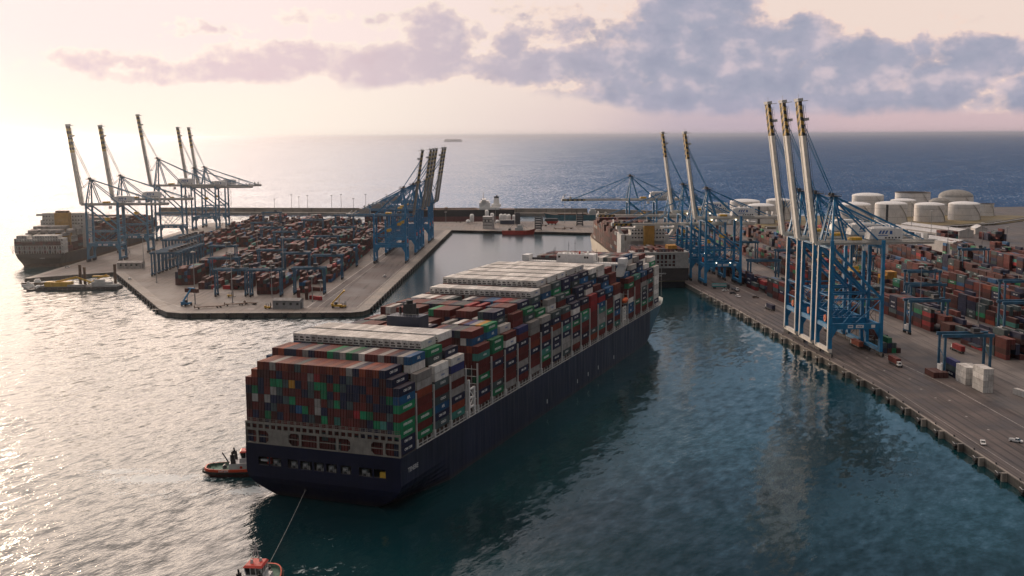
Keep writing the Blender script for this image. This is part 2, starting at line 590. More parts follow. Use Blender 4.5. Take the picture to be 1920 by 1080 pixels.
# ---------------------------------------------------------------- the water
def build_water():
    m = bpy.data.materials.new('sea_water')
    m.use_nodes = True
    T = NT(m.node_tree)
    pos = T.n('ShaderNodeNewGeometry').outputs['Position']
    sp = T.n('ShaderNodeSeparateXYZ')
    T.link(pos, sp.inputs[0])
    rot = T.n('ShaderNodeVectorRotate', rotation_type='Z_AXIS')
    T.link(pos, rot.inputs['Vector'])
    rot.inputs['Angle'].default_value = R(28)
    rp = T.vmath('MULTIPLY', rot.outputs[0], (1., .42, 1.))
    # the basin inside the breakwater is calmer than the open sea
    rough_sea = T.smooth(sp.outputs[1], 1760., 1900.)
    patch = T.smooth(T.noise(pos, .006, 3, .5), .38, .62)
    basin = T.smooth(sp.outputs[1], 1020., 780.)
    inner = T.math('MULTIPLY', T.math('MULTIPLY', T.smooth(sp.outputs[1], 760., 900.), T.smooth(sp.outputs[0], -200., -120.)), T.smooth(sp.outputs[1], 1640., 1560.))
    calm = T.math('SUBTRACT', 1., T.math('MULTIPLY', inner, .80))
    near = T.math('MULTIPLY', T.math('ADD', .06, T.math('MULTIPLY', basin, .13)), T.math('ADD', .45, T.math('MULTIPLY', patch, .55)))
    west = T.smooth(T.math('ADD', sp.outputs[0], T.math('MULTIPLY', sp.outputs[1], -.30)), -140., -235.)
    west = T.math('MULTIPLY', west, calm)
    near = T.math('MULTIPLY', T.math('ADD', near, T.math('MULTIPLY', west, .36)), calm)
    amp = T.math('ADD', T.math('MULTIPLY', near, T.math('SUBTRACT', 1., rough_sea)), T.math('MULTIPLY', rough_sea, .16))
    h1 = T.noise(rp, .22, 4, .64)
    h2 = T.noise(rp, .8, 3, .65)
    h3 = T.noise(pos, .022, 3, .5)
    hh = T.math('ADD', T.math('MULTIPLY', h1, .85), T.math('MULTIPLY', h2, .36))
    hh = T.math('ADD', hh, T.math('MULTIPLY', h3, 1.2))
    hh = T.math('MULTIPLY', hh, amp)
    bp = T.n('ShaderNodeBump')
    bp.inputs['Strength'].default_value = 1.
    bp.inputs['Distance'].default_value = 1.0
    T.link(hh, bp.inputs['Height'])
    # wave facets too fine for the bump at a distance tilt the surface directly
    fn1 = T.noise(rp, .26, 3, .65, out=1)
    fn2 = T.noise(rp, .011, 3, .6, out=1)
    far = T.smooth(sp.outputs[1], 250., 2200.)
    east = T.smooth(T.math('DIVIDE', sp.outputs[0], T.math('MAXIMUM', sp.outputs[1], 1.)), -.08, .30)
    sea_amt = T.math('MULTIPLY', rough_sea, T.math('ADD', .55, T.math('MULTIPLY', east, 2.3)))
    open_amt = T.math('ADD', .06, T.math('MULTIPLY', T.math('MAXIMUM', T.math('MAXIMUM', sea_amt, T.math('MULTIPLY', west, .6)), T.math('MULTIPLY', basin, .20)), 1.))
    open_amt = T.math('MULTIPLY', open_amt, calm)
    tilt = T.vmath('SUBTRACT', T.mix(.14, fn1, fn2), (.5, .5, .5))
    tilt = T.vmath('MULTIPLY', tilt, T.comb(open_amt, open_amt, 0.))
    # the faces of waves that a low camera sees lean towards it
    lean = T.math('MULTIPLY', open_amt, T.math('ADD', -.075, T.math('MULTIPLY', rough_sea, T.math('MULTIPLY', east, -.075))))
    nrm = T.vmath('NORMALIZE', T.vmath('ADD', tilt, T.comb(0., lean, 1.)))
    T.link(nrm, bp.inputs['Normal'])
    # churned water behind the ship and around the tugs, wash along the pier head
    foam = None
    for (x, y, rx, ry, k) in ((-82, 401, 17, 7, 1.25), (-96, 398, 12, 5, 1.15), (-134, 414, 28, 8, 1.2), (-150, 424, 18, 5, 1.1), (-58, 322, 20, 10, .55), (-125, 396, 30, 8, .7), (-100, 770, 90, 26, .75), (-60, 345, 9, 9, .35)):
        d = T.vmath('MULTIPLY', T.vmath('SUBTRACT', pos, (x, y, 0)), (1 / rx, 1 / ry, 0))
        g = T.math('MULTIPLY', T.math('EXPONENT', T.math('MULTIPLY', T.vmath('DOT_PRODUCT', d, d), -1.)), k)
        foam = g if foam is None else T.math('MAXIMUM', foam, g)
    fn = T.noise(pos, .30, 6, .68, dist=1.2)
    fm = T.smooth(T.math('ADD', T.math('MULTIPLY', foam, .36), fn), .72, .86)
    deep = T.mix(patch, (.0022, .015, .019, 1), (.0034, .030, .036, 1))
    deep = T.mix(rough_sea, deep, (.010, .072, .195, 1))
    basec = T.mix(T.math('MULTIPLY', fm, .8), deep, (.42, .47, .48, 1))
    b = T.n('ShaderNodeBsdfPrincipled')
    T.link(basec, b.inputs['Base Color'])
    T.put(b.inputs['Roughness'], T.math('ADD', T.math('ADD', .06, T.math('MULTIPLY', inner, .13)), T.math('MULTIPLY', fm, .3)))
    b.inputs['IOR'].default_value = 1.33
    T.link(bp.outputs[0], b.inputs['Normal'])
    o = T.n('ShaderNodeOutputMaterial')
    T.link(b.outputs[0], o.inputs[0])
    q = MB()
    L = 140000
    ys = [-400, 0, 400, 1000, 2000, 5000, 20000, 60000, L]
    for a, c in zip(ys[:-1], ys[1:]):
        w0, w1 = max(1200, a * .9), max(1200, c * .9)
        q.quad([(-w0, a, 0), (w0, a, 0), (w1, c, 0), (-w1, c, 0)])
    tag(q.build('water', m), 'open sea and harbour basin water with sunset glitter', None, None, 'structure')


build_water()

# ---------------------------------------------------------------- quays, piers, shore
QZ = 3.0
EDGE = [(182, 250), (181, 389), (179.5, 544), (174, 610), (167, 690), (159, 802), (149, 901), (144, 960), (138, 1452)]


def edge_x(y):
    """x of the right quay's edge"""
    ys = [p[1] for p in EDGE]
    i = min(max(bisect.bisect(ys, y), 1), len(EDGE) - 1)
    (x0, y0), (x1, y1) = EDGE[i - 1], EDGE[i]
    return x0 + (x1 - x0) * (y - y0) / (y1 - y0)


def edge_rot(y):
    return math.atan2(edge_x(y - 40) - edge_x(y + 40), 80.)


def ground_mat(name, col, streak, joints=(0, 0), wet=.12):
    m = bpy.data.materials.new(name)
    m.use_nodes = True
    T = NT(m.node_tree)
    co = T.n('ShaderNodeNewGeometry').outputs['Position']
    n1 = T.noise(co, .03, 6, .62)
    n2 = T.noise(co, .35, 5, .65)
    n3 = T.noise(T.vmath('MULTIPLY', co, (1., .03, 1.)), .45, 4, .6)
    dk = tuple(c * .62 for c in col) + (1,)
    lt = tuple(min(1, c * 1.35) for c in col) + (1,)
    c = T.mix(T.smooth(n1, .3, .7), dk, lt)
    c = T.mix(T.math('MULTIPLY', T.smooth(n3, .48, .68), streak), c, tuple(x * .42 for x in col) + (1,))
    c = T.mix(T.math('MULTIPLY', T.smooth(n2, .54, .74), .5), c, tuple(x * .5 for x in col) + (1,))
    if joints[0]:
        br = T.n('ShaderNodeTexBrick')
        T.link(co, br.inputs['Vector'])
        br.inputs['Scale'].default_value = 1
        br.inputs['Brick Width'].default_value = joints[0]
        br.inputs['Row Height'].default_value = joints[1]
        br.inputs['Mortar Size'].default_value = .14
        br.inputs['Color1'].default_value = (1, 1, 1, 1)
        br.inputs['Color2'].default_value = (.80, .80, .80, 1)
        br.inputs['Mortar'].default_value = (.5, .5, .5, 1)
        c = T.mix(.8, c, br.outputs[0], 'MULTIPLY')
    b = T.n('ShaderNodeBsdfPrincipled')
    T.link(c, b.inputs['Base Color'])
    T.link(T.smooth(n1, .35, .65, .55, .85), b.inputs['Roughness'])
    b.inputs['Specular IOR Level'].default_value = .3
    bp = T.n('ShaderNodeBump')
    bp.inputs['Strength'].default_value = .3
    bp.inputs['Distance'].default_value = .1
    T.link(n2, bp.inputs['Height'])
    T.link(bp.outputs[0], b.inputs['Normal'])
    o = T.n('ShaderNodeOutputMaterial')
    T.link(b.outputs[0], o.inputs[0])
    return m


M_conc = ground_mat('pier_concrete', (.185, .155, .135), .55, (15., 7.5))
M_apron = ground_mat('apron_asphalt', (.105, .084, .077), .9)
M_yardroad = ground_mat('yard_paving', (.12, .103, .095), .6, (12., 12.))
M_coping = ground_mat('coping_concrete', (.27, .235, .20), .25, (6., 6.))
M_qwall = ground_mat('quay_wall_concrete', (.13, .115, .095), .5, (6., 2.))
M_soil = ground_mat('dry_grass_bank', (.16, .125, .06), .2)
M_line = paint('faded_line_paint', (.34, .31, .28), .7, .3, .3, (.09, .075, .07), .9)
M_rock = ground_mat('breakwater_concrete', (.24, .21, .175), .2, (20., 6.))


def strip(mb, pts, z, w0, w1, mi=0):
    """a ground strip that follows a polyline between two offsets to its left (negative) and right"""
    n = len(pts)
    L, Rr = [], []
    for i, p in enumerate(pts):
        a = Vector(pts[max(0, i - 1)][:2])
        b = Vector(pts[min(n - 1, i + 1)][:2])
        d = (b - a).normalized()
        nrm = Vector((d.y, -d.x))
        L.append((p[0] + nrm.x * w0, p[1] + nrm.y * w0, z))
        Rr.append((p[0] + nrm.x * w1, p[1] + nrm.y * w1, z))
    for i in range(n - 1):
        mb.quad([L[i], Rr[i], Rr[i + 1], L[i + 1]], mi)


PIER = [(-434, 1007), (-369, 1051), (-256, 818), (-246, 803), (-234, 797), (-114, 796), (-106, 801), (-103, 812), (-79, 1507),
        (138, 1446), (138, 1650), (-60, 1650), (-441, 1652)]
p = MB()
p.prism(PIER, -4, QZ, 0, top=1)
tag(p.build('quay_pier', [M_qwall, M_conc]), 'long concrete pier with stacked containers on the left', None, None, 'structure')
cop = MB()
PF = [(-369, 1051), (-256, 818), (-246, 803), (-234, 797), (-114, 796), (-106, 801), (-103, 812), (-79, 1507)]
strip(cop, PF, QZ + .012, -8.5, -.25)
for i in range(len(PF) - 1):
    cop.beam((*PF[i], QZ + .2), (*PF[i + 1], QZ + .2), .5, .4)
strip(cop, [(-441, 1650), (-434, 1007)], QZ + .012, -6, -.25)
strip(cop, [(-79, 1507), (138, 1446)], QZ + .016, .25, 5)
tag(cop.build('pier_kerb', M_coping), 'pale concrete kerb round the pier', None, None, 'structure')
ap = MB()
strip(ap, [(-112, 822), (-88, 1500)], QZ + .008, -38, -.5)
tag(ap.build('crane_apron', M_apron), 'dark crane roadway along the right side of the pier', None, None, 'structure')
ln = MB()
strip(ln, [(-112, 822), (-88, 1500)], QZ + .02, -38.2, -37.2)
strip(ln, [(-112, 822), (-88, 1500)], QZ + .02, -30.4, -30.0)
strip(ln, [(-112, 822), (-88, 1500)], QZ + .02, -1.4, -1.0)
for k in range(26):
    x, y = random.uniform(-270, -150), random.uniform(812, 870)
    ln.quad([(x, y, QZ + .02), (x + 5, y, QZ + .02), (x + 5, y + 2.5, QZ + .02), (x, y + 2.5, QZ + .02)]) if k < 6 else None
strip(ln, [(-300, 905), (-238, 822)], QZ + .02, 0, .6)
tag(ln.build('road_markings', M_line), 'worn white lines painted on the pier', None, None, 'structure')

LAND = EDGE + [(138, 1650), (240, 1690), (420, 1720), (640, 1790), (700, 1900), (1400, 1960), (1700, 900), (1000, 250)]
p = MB()
p.prism(LAND, -4, QZ, 0, top=1)
tag(p.build('quay', [M_qwall, M_yardroad]), 'container terminal ground on the right shore', None, None, 'structure')
ap = MB()
strip(ap, EDGE[:-1], QZ + .008, 1.6, 44)
tag(ap.build('quay_road', M_apron), 'dark worn crane roadway along the right quay', None, None, 'structure')
cop = MB()
strip(cop, EDGE, QZ + .014, .3, 1.5)
for i in range(len(EDGE) - 1):
    cop.beam((EDGE[i][0] + .3, EDGE[i][1], QZ + .15), (EDGE[i + 1][0] + .3, EDGE[i + 1][1], QZ + .15), .45, .34)
tag(cop.build('quay_kerb', M_coping), 'pale concrete kerb along the right quay edge', None, None, 'structure')
rl = MB()
for e in (3.4, 32.6):
    strip(rl, EDGE[:-1], QZ + .02, e - .28, e + .28)
for e in (8.5, 13, 17.5, 22, 26.5):
    strip(rl, EDGE[:-1], QZ + .016, e - .55, e + .55)
tag(rl.build('crane_rails', paint('rail_groove', (.055, .045, .040), .7, .5, .02)), 'dark crane rails and tyre lanes in the quay road', None, None, 'structure')
ln = MB()
for e, w, dash in ((6.0, .14, 0), (19.7, .15, 14), (24.2, .15, 18), (36, .2, 0)):
    if not dash:
        strip(ln, EDGE[1:-1], QZ + .024, e - w, e + w)
    else:
        y = 386
        while y < 900:
            strip(ln, [(edge_x(y), y), (edge_x(y + 1.6), y + 1.6)], QZ + .024, e - .45, e + .45)
            y += dash * random.uniform(1.2, 4)
tag(ln.build('lane_markings', M_line), 'worn white lane marks on the right quay road', None, None, 'structure')
# lighter cross roads and lanes of the yard behind
yr = MB()
for (e0, e1) in ((70, 92), (120, 142), (170, 192), (220, 246)):
    strip(yr, [(edge_x(y), y) for y in (480, 544, 610, 690, 802, 901, 1100, 1400)], QZ + .01, e0, e1)
tag(yr.build('yard_lanes', ground_mat('yard_lane_paving', (.165, .143, .130), .7)), 'pale worn lanes between the container rows', None, None, 'structure')
bank = MB()
bank.prism([(330, 1500), (560, 1490), (660, 1540), (760, 1640), (760, 1690), (660, 1720), (420, 1700), (330, 1660)], QZ, QZ + 1.2)
tag(bank.build('grass_bank', M_soil), 'dry grass ground around the storage tanks', None, None, 'structure')

# the breakwater with its wall
br = MB()
BW = [(-590, 1881), (-488, 1868), (118, 1792), (250, 1700)]
for (a, b) in zip(BW[:-1], BW[1:]):
    d = (Vector(b) - Vector(a)).normalized()
    nn = Vector((-d.y, d.x))
    q = [Vector(a), Vector(b), Vector(b) + nn * 34, Vector(a) + nn * 34]
    br.prism([tuple(v) for v in q], -3, 4.2)
    w0, w1 = Vector(a) + nn * 20, Vector(b) + nn * 20
    br.beam((*w0, 6.6), (*w1, 6.6), 4, 8.4)
tag(br.build('breakwater', M_rock), 'long low concrete breakwater between harbour and open sea', None, None, 'structure')

# ---------------------------------------------------------------- fenders
fr = thing('quay_fender', 'pale block and black rubber fender on right quay, first from the near end', 'fender', (0, 0, 0), 0, 'fenders along the right quay')
m = MB()
m.box(-1.9, .3, -2.1, -.7, -1.2, 3.25)
m.build('concrete_post', M_coping, fr)
m = MB()
m.box(-1.7, .2, -.5, 3.4, .2, 2.6)
m.cyl((-2.0, .1, 1.4), (-2.0, 2.8, 1.4), .75, n=10)
m.build('rubber_block', M_rubber, fr)
m = MB()
m.beam((-2.6, .1, 2.75), (-2.2, 3.3, 2.75), .22, .22)
m.beam((-.2, -.4, 2.9), (-2.3, .3, 2.75), .16, .16)
m.build('chain', M_lgrey, fr)
ys = list(range(366, 905, 20))
for i, y in enumerate(ys):
    lab = 'pale block and black rubber fender on right quay, %s from the near end' % nth(i + 1)
    if i == 0:
        fr.location = (edge_x(y), y, 0)
        fr.rotation_euler = (0, 0, edge_rot(y))
    else:
        copy_thing(fr, (edge_x(y), y, 0), edge_rot(y), lab)

fp = thing('pier_fender', 'dark crossed fender on the right side of the pier, first from its head', 'fender', (0, 0, 0), 0, 'fenders along the right side of the pier')
m = MB()
m.box(.3, 1.5, -1.3, 1.3, .2, 3.0)
m.build('rubber_block', M_rubber, fp)
m = MB()
for a in (-1, 1):
    m.beam((1.7, -2.4 * a, .5), (1.7, 2.4 * a, 3.5), .4, .4)
m.beam((0, -2.4, 3.5), (1.8, -2.4, 3.5), .35, .35)
m.beam((0, 2.4, 3.5), (1.8, 2.4, 3.5), .35, .35)
m.build('frame', M_dark, fp)
for i in range(49):
    y = 818 + i * 14
    x = -103 + (y - 812) * 24 / 695
    rz = -math.atan2(24, 695)
    if i == 0:
        fp.location = (x, y, 0)
        fp.rotation_euler = (0, 0, rz)
    else:
        copy_thing(fp, (x, y, 0), rz, 'dark crossed fender on the right side of the pier, %s from its head' % nth(i + 1))
for i in range(19):
    t = (i + .5) / 19
    a, b = Vector((-256, 818)), Vector((-369, 1051))
    q = a.lerp(b, t)
    rz = math.atan2(b.y - a.y, b.x - a.x) + math.pi / 2
    copy_thing(fp, (q.x, q.y, 0), rz, 'dark crossed fender on the slanting left side of the pier, %s from its head' % nth(i + 1), 'fenders along the slanting side of the pier')
for i in range(9):
    copy_thing(fp, (-228 + i * 13.5, 796.3, 0), -math.pi / 2, 'dark crossed fender on the front wall of the pier head, %s from left' % nth(i + 1), 'fenders along the pier head')

# ---------------------------------------------------------------- the big container ship
SX, SY, SH = -37.894, 373.08, .365727
S_RZ = -SH
_a = Vector((math.sin(SH), math.cos(SH), 0))
_b = Vector((-math.cos(SH), math.sin(SH), 0))


def S(s, t, z):
    """ship point: metres forward of the stern, metres from the starboard side, height"""
    return Vector((SX, SY, 0)) + _a * s + _b * t + Vector((0, 0, z))


HB = 30.65
ship_o = S(0, HB, 0)
ship = thing('container_ship', 'huge dark navy container ship stacked high with containers, under way in the harbour', 'container ship', ship_o, S_RZ)
# ship-local axes: x to starboard, y forward


def hb_at(s, z):
    """half breadth of the hull"""
    f = min(max(z / 19., 0), 1.45)
    s_full = 330 + 44 * min(f, 1.)
    s_end = 389 + 9 * f
    if s > s_full:
        u = min((s - s_full) / (s_end - s_full), 1.)
        v = HB * max(1 - u ** 2.0, 0) ** (.8 if z > 10 else 1.)
    else:
        v = HB
    if s < 40 and z < 9:
        k = (1 - s / 40.) * ((9 - z) / 9.) ** 1.8
        v *= 1 - .34 * k
    return max(v, .15)


zs = [-1.5, 0, 1.5, 3, 5, 7, 9, 14, 19]
ss = [0, 2, 6, 12, 22, 40, 100, 200, 300, 326, 336, 344, 350, 357, 362, 368, 374, 378, 382, 386, 390, 393, 396, 398]
h = MB()
for sgn in (1, -1):
    rings = []
    for s in ss:
        if s <= 371:
            pass
        row = []
        for z in zs:
            so = s
            if s < 12 and z < 6:
                so = s + (6 - z) * .5 * (1 - s / 12.)
            row.append((sgn * hb_at(s, z), so, z))
        rings.append(row if sgn > 0 else row[::-1])
    for j in range(len(rings) - 1):
        mid = (ss[j] + ss[j + 1]) / 2
        mi = 1 if mid > 344 else 0
        n = len(zs)
        b0 = len(h.v)
        h.v.extend(rings[j])
        h.v.extend(rings[j + 1])
        for k in range(n - 1):
            h.f.append((b0 + k, b0 + n + k, b0 + n + k + 1, b0 + k + 1))
            h.m.append(mi)
# counter below the mooring deck
lowrow = [z for z in zs if z <= 9]
for z0, z1 in zip(lowrow[:-1], lowrow[1:]):
    a0, a1 = hb_at(0, z0), hb_at(0, z1)
    y0, y1 = max(0, (6 - z0) * .5), max(0, (6 - z1) * .5)
    h.quad([(-a0, y0, z0), (a0, y0, z0), (a1, y1, z1), (-a1, y1, z1)])
# flat transom with the row of mooring ports
OPEN = [(485, 505), (508, 529), (542, 561), (566, 588), (592.6, 610), (615.5, 635), (642, 661.5), (676, 700), (703.5, 724.5)]
px2x = lambda p: HB - 61.3 * (1 - (p - 460.7) / (751.7 - 460.7))      # photo columns to ship x
opens = [(-HB + 61.3 * (a - 460.7) / 291., -HB + 61.3 * (b - 460.7) / 291.) for a, b in OPEN]
ZA, ZB = 11.4, 14.4
h.quad([(-HB, 0, 9), (HB, 0, 9), (HB, 0, ZA), (-HB, 0, ZA)])
h.quad([(-HB, 0, ZB), (HB, 0, ZB), (HB, 0, 19), (-HB, 0, 19)])
x = -HB
for a, b in opens + [(HB, HB)]:
    h.quad([(x, 0, ZA), (a, 0, ZA), (a, 0, ZB), (x, 0, ZB)])
    x = b
# inside of the mooring deck and the main deck
h.quad([(-HB + .3, 9, ZA), (-HB + .3, 9, ZB + .3), (HB - .3, 9, ZB + .3), (HB - .3, 9, ZA)], 2)
h.quad([(-HB + .3, .02, ZA - .01), (-HB + .3, 9, ZA - .01), (HB - .3, 9, ZA - .01), (HB - .3, .02, ZA - .01)], 2)
h.quad([(-HB + .3, .02, ZB + .3), (HB - .3, .02, ZB + .3), (HB - .3, 9, ZB + .3), (-HB + .3, 9, ZB + .3)], 2)
deck = [(hb_at(s, 19), s, 18.99) for s in ss] + [(-hb_at(s, 19), s, 18.99) for s in reversed(ss)]
h.quad(deck, 2)
hull = h.build('hull', [M_hull, M_bow, M_dark], ship)
for (a, b) in opens[1:-1]:
    m = MB()
    c = (a + b) / 2 + random.uniform(-.6, .6)
    m.cyl((c - .9, 1.6, ZA + 1.2), (c + .3, 1.6, ZA + 1.2), 1.0, n=10)
    m.box(c - 1.3, c - .95, .9, 2.4, ZA, ZA + 2.1)
    m.box(c + .35, c + .7, .9, 2.4, ZA, ZA + 2.1)
    m.cyl((c + 1.4, .9, ZA), (c + 1.4, .9, ZA + 1.1), .35, n=8)
    m.build('mooring_winch', M_grey, ship)
c = sum(opens[0]) / 2
for name, x0, x1, y0, y1, z0, z1, mt in (('life_raft', c - 1.6, c + 1.2, .6, 1.6, ZA + 1.2, ZA + 1.9, M_lgrey), ('deck_locker', c + .3, c + 1.9, 1.7, 2.8, ZA, ZA + 2.6, M_red), ('deck_locker', sum(opens[-1]) / 2 - .3, sum(opens[-1]) / 2 + 1.9, .5, 1.8, ZA, ZA + 2.0, M_yellow)):
    m = MB()
    m.box(x0, x1, y0, y1, z0, z1)
    m.build(name, mt, ship)
# bulwark at the bow
m = MB()
for sgn in (1, -1):
    bs = [374, 380, 385, 390, 394, 398]
    for s0, s1 in zip(bs[:-1], bs[1:]):
        a0, a1 = sgn * hb_at(s0, 19), sgn * hb_at(s1, 19)
        m.quad([(a0, s0, 18.9), (a1, s1, 18.9), (a1 * 1.02, s1 + .5, 22.4), (a0 * 1.02, s0 + .5, 22.4)])
m.build('bow_bulwark', M_bow, ship)
# name on the quarter
nm = lettering('TENERE', 2.3, ship, (HB + .03, 9.5, 13.2), (math.pi / 2, 0, math.pi / 2), paint('name_paint', (.42, .42, .42), .6, .1, .5), 'name_lettering')
nm.data.transform(Matrix.Shear('XY', 4, (.25, 0)))

m = MB()
m.cyl((-7.6, 1.0, 3.5), (-7.6, 1.9, 3.5), .5, n=10)
m.build('fairlead', M_dark, ship)
for yy, zz in ((196, 4.2), (214, 4.2), (232, 4.2), (150, 4.2), (262, 4.2)):
    m = MB()
    m.box(HB + .005, HB + .03, yy, yy + .9, zz, zz + 2.0)
    m.build('tug_mark', M_letter, ship)

# the stern lattice
L = MB()
Z0, Z1, Z2, Z3, Z4 = 19.05, 24.2, 24.7, 26.2, 27.0
def lat(x0, x1, z0, z1, y0=-.05, y1=.35):
    L.box(x0, x1, y0, y1, z0, z1)
HX = HB - .1
lat(-HX, HX, Z2 - .55, Z2, -.05, .35)
lat(-HX, HX, Z3, Z4, -.05, .35)
nw = 24
for i in range(nw + 1):
    x = -HX + 2 * HX * i / nw
    lat(max(-HX, x - .42), min(HX, x + .42), Z2, Z3, -.045, .345)
    if 0 < i < nw:
        for dx in (-.28, .28):
            L.box(x + dx - .09, x + dx + .09, .05, .25, Z4, Z4 + 1.25)
for z in (Z4 + .55, Z4 + 1.1):
    L.box(-HX, HX, .12, .18, z, z + .08)
rx = lambda p: -HB + 61.3 * (p - 460.7) / 291.
cols = [(506, 545), (661, 699)]
for a, b in cols:
    lat(rx(a), rx(b), Z0, Z2 - .55, -.03, .33)
for p in (460.9, 484.5, 567, 601, 637, 722.5, 751):
    x = rx(p)
    lat(max(-HX, x - .45), min(HX, x + .45), Z0, Z2 - .55, -.04, .34)
for (a, b) in ((462, 506), (545, 661), (699, 750)):
    lat(rx(a), rx(b), 21.6, 21.85, .02, .28)
    lat(rx(a), rx(b), Z0, Z0 + .35, .0, .3)
    lat(rx(a), rx(b), 23.85, 24.2, .0, .3)
# rounded gussets at the opening corners
for p, sg in ((506, -1), (545, 1), (661, -1), (699, 1), (484.5, -1), (722.5, 1), (567, -1), (637, 1)):
    x = rx(p)
    for (zz, zs_) in ((24.1, -1), (19.4, 1)):
        b0 = len(L.v)
        L.v.extend([(x, .05, zz), (x + sg * 1.2, .05, zz), (x, .05, zz + zs_ * 1.2), (x, .25, zz), (x + sg * 1.2, .25, zz), (x, .25, zz + zs_ * 1.2)])
        for f in ((0, 1, 2), (3, 5, 4), (1, 4, 5, 2)):
            L.f.append(tuple(b0 + i for i in f))
            L.m.append(0)
# side returns of the lattice at both corners
for sx in (-1, 1):
    x = sx * (HB - .35)
    for y in (.6, 12.9):
        L.box(x - .2, x + .2, y - .3, y + .3, Z0, Z4 + (8 if y > 5 else 0))
L.build('stern_lattice', paint('lattice_grey', (.205, .185, .160), .65, .2, .3, (.12, .075, .05), .5), ship)

BAYS = [.9, 14.6, 29.2, 43.8] + [69.6 + 15 * k for k in range(14)] + [293.6 + 15.4 * k for k in range(5)]
# lashing bridges: one frame of posts and walkways in every gap between the stacks
for i, s in enumerate(BAYS[1:]):
    if i + 1 in (4, 18):
        gaps = [BAYS[i] + 13.4, s - .9]
    else:
        gaps = [s - 1.1]
    for g in gaps:
        m = MB()
        for sx in (-1, 1):
            x = sx * (HB - .45)
            m.box(x - .28, x + .28, g - .28, g + .28, 19, 38.6)
            m.box(x - .5, x + .5, g - .7, g + .7, 19, 22.0)
        for c in range(1, 24):
            x = -30.3 + 60.6 * c / 24
            m.box(x - .1, x + .1, g - .1, g + .1, 20, 37.6)
        for z in (21.6, 24.5, 27.4, 30.4, 33.3, 36.2):
            m.box(-30, 30, g - .3, g + .3, z - .12, z)
        m.build('lashing_bridge', M_lgrey, ship)
# side rail, stanchions and hatch coaming along the deck edge
m = MB()
for sx in (-1, 1):
    x = sx * (HB - .25)
    y = 14.5
    while y < 374:
        m.box(x - .13, x + .13, y - .13, y + .13, 19, 21.4)
        y += 3.6
    m.box(x - .1, x + .1, 13.5, 374, 20.1, 20.25)
    m.box(x - .2, x + .2, 13.5, 374, 18.95, 19.18)
m.build('deck_rail', M_lgrey, ship)
m = MB()
for s in BAYS[1:]:
    m.box(-HB + 2.6, HB - 2.6, s - .2, s + 12.8, 19, 21.5)
m.build('hatch_covers', paint('deck_brown', (.13, .075, .055), .7, .3, .2), ship)
# funnel and engine casing
fx0, fx1 = HB - 34.4, HB - 20.5
fn = MB()
fn.box(fx0, fx1, 58.6, 67.4, 19, 57.2)
fo = fn.build('funnel', paint('funnel_navy', (.022, .028, .05), .5, .15, .2), ship)
m = MB()
m.box(fx0 + 5.5, fx0 + 9.2, 62.0, 66.2, 57.2, 61.6)
m.cyl((fx0 + 7.3, 64, 61.6), (fx0 + 7.3, 64, 63), 1.4, n=12)
m.cyl((fx0 + 3.3, 64, 57.2), (fx0 + 3.3, 64, 60.2), .5, n=10)
m.cyl((fx0 + 10.8, 64, 57.2), (fx0 + 10.8, 64, 60.0), .5, n=10)
m.build('exhaust_uptake', M_black, fo)
m = MB()
for k in range(9):
    xx = fx0 + 1.6 * k
    m.box(xx, xx + .1, 58.55, 58.6, 57.2, 58.3)
m.box(fx0, fx1, 58.5, 58.58, 58.2, 58.3)
m.box(fx1, fx1 + .08, 58.6, 67.4, 58.2, 58.3)
m.build('railing', M_lgrey, fo)
# accommodation ladder davits in the two gaps on the starboard side
for y0, boat in ((60.5, False), (283.6, True)):
    m = MB()
    x = HB - .9
    for dy in (0, 5.2):
        m.box(x - .45, x + .45, y0 + dy, y0 + dy + .9, 19, 33.5 if not dy and not boat else 30.0)
    for z in (22.5, 26.2, 29.6):
        m.box(x - .3, x + .3, y0 + .9, y0 + 5.2, z - .3, z + .3)
    m.beam((x, y0 + .9, 22.5), (x, y0 + 5.2, 26.2), .35, .35)
    m.beam((x, y0 + .9, 29.6), (x, y0 + 5.2, 26.2), .35, .35)
    m.build('ladder_davit', M_white, ship)
    if boat:
        m = MB()
        rings = []
        for k in range(9):
            u = k / 8
            r = 1.5 * math.sin(math.pi * min(max(u, .06), .94)) ** .5
            rings.append([(x + r * math.cos(t), y0 + .4 + 9.6 * u, 33.2 + r * math.sin(t) * 1.1) for t in [2 * math.pi * j / 10 for j in range(10)]])
        m.loft(rings, 0, True, True, True)
        m.build('lifeboat', M_orange, ship, True)
# bridge house forward
wh = MB()
wh.box(HB - 53.5, HB - 8, 282.6, 292.2, 19, 53.6)
wh.box(-HB + .2, HB - .4, 284.0, 290.5, 53.6, 54.6)
wh.box(HB - 40.2, HB - 18.2, 282.8, 292.0, 54.6, 59.2)
wh.box(-HB - .3, -HB + 3.6, 283.6, 291, 54.6, 57.9)
wh.box(HB - 4.0, HB - .1, 283.6, 291, 54.6, 57.4)
for sx in (-1, 1):
    wh.hexa([(sx * 26 - 2.5, 284.5, 47), (sx * 26 + 2.5, 284.5, 47), (sx * 26 + 2.5, 290, 47), (sx * 26 - 2.5, 290, 47),
             (sx * 28.6 - 2, 284.5, 53.6), (sx * 28.6 + 2, 284.5, 53.6), (sx * 28.6 + 2, 290, 53.6), (sx * 28.6 - 2, 290, 53.6)])
house = wh.build('bridge_house', M_white, ship)
for x0, x1 in ((-8.6, -7.3), (7.0, 8.1), (8.4, 9.5)):
    m = MB()
    m.box(x0, x1, 282.75, 282.82, 57.0, 58.2)
    m.build('window', M_glass, house)
for k in range(12):
    m = MB()
    m.box(-9 + k * 1.65, -7.7 + k * 1.65, 291.98, 292.05, 56.9, 58.3)
    m.build('window', M_glass, house)
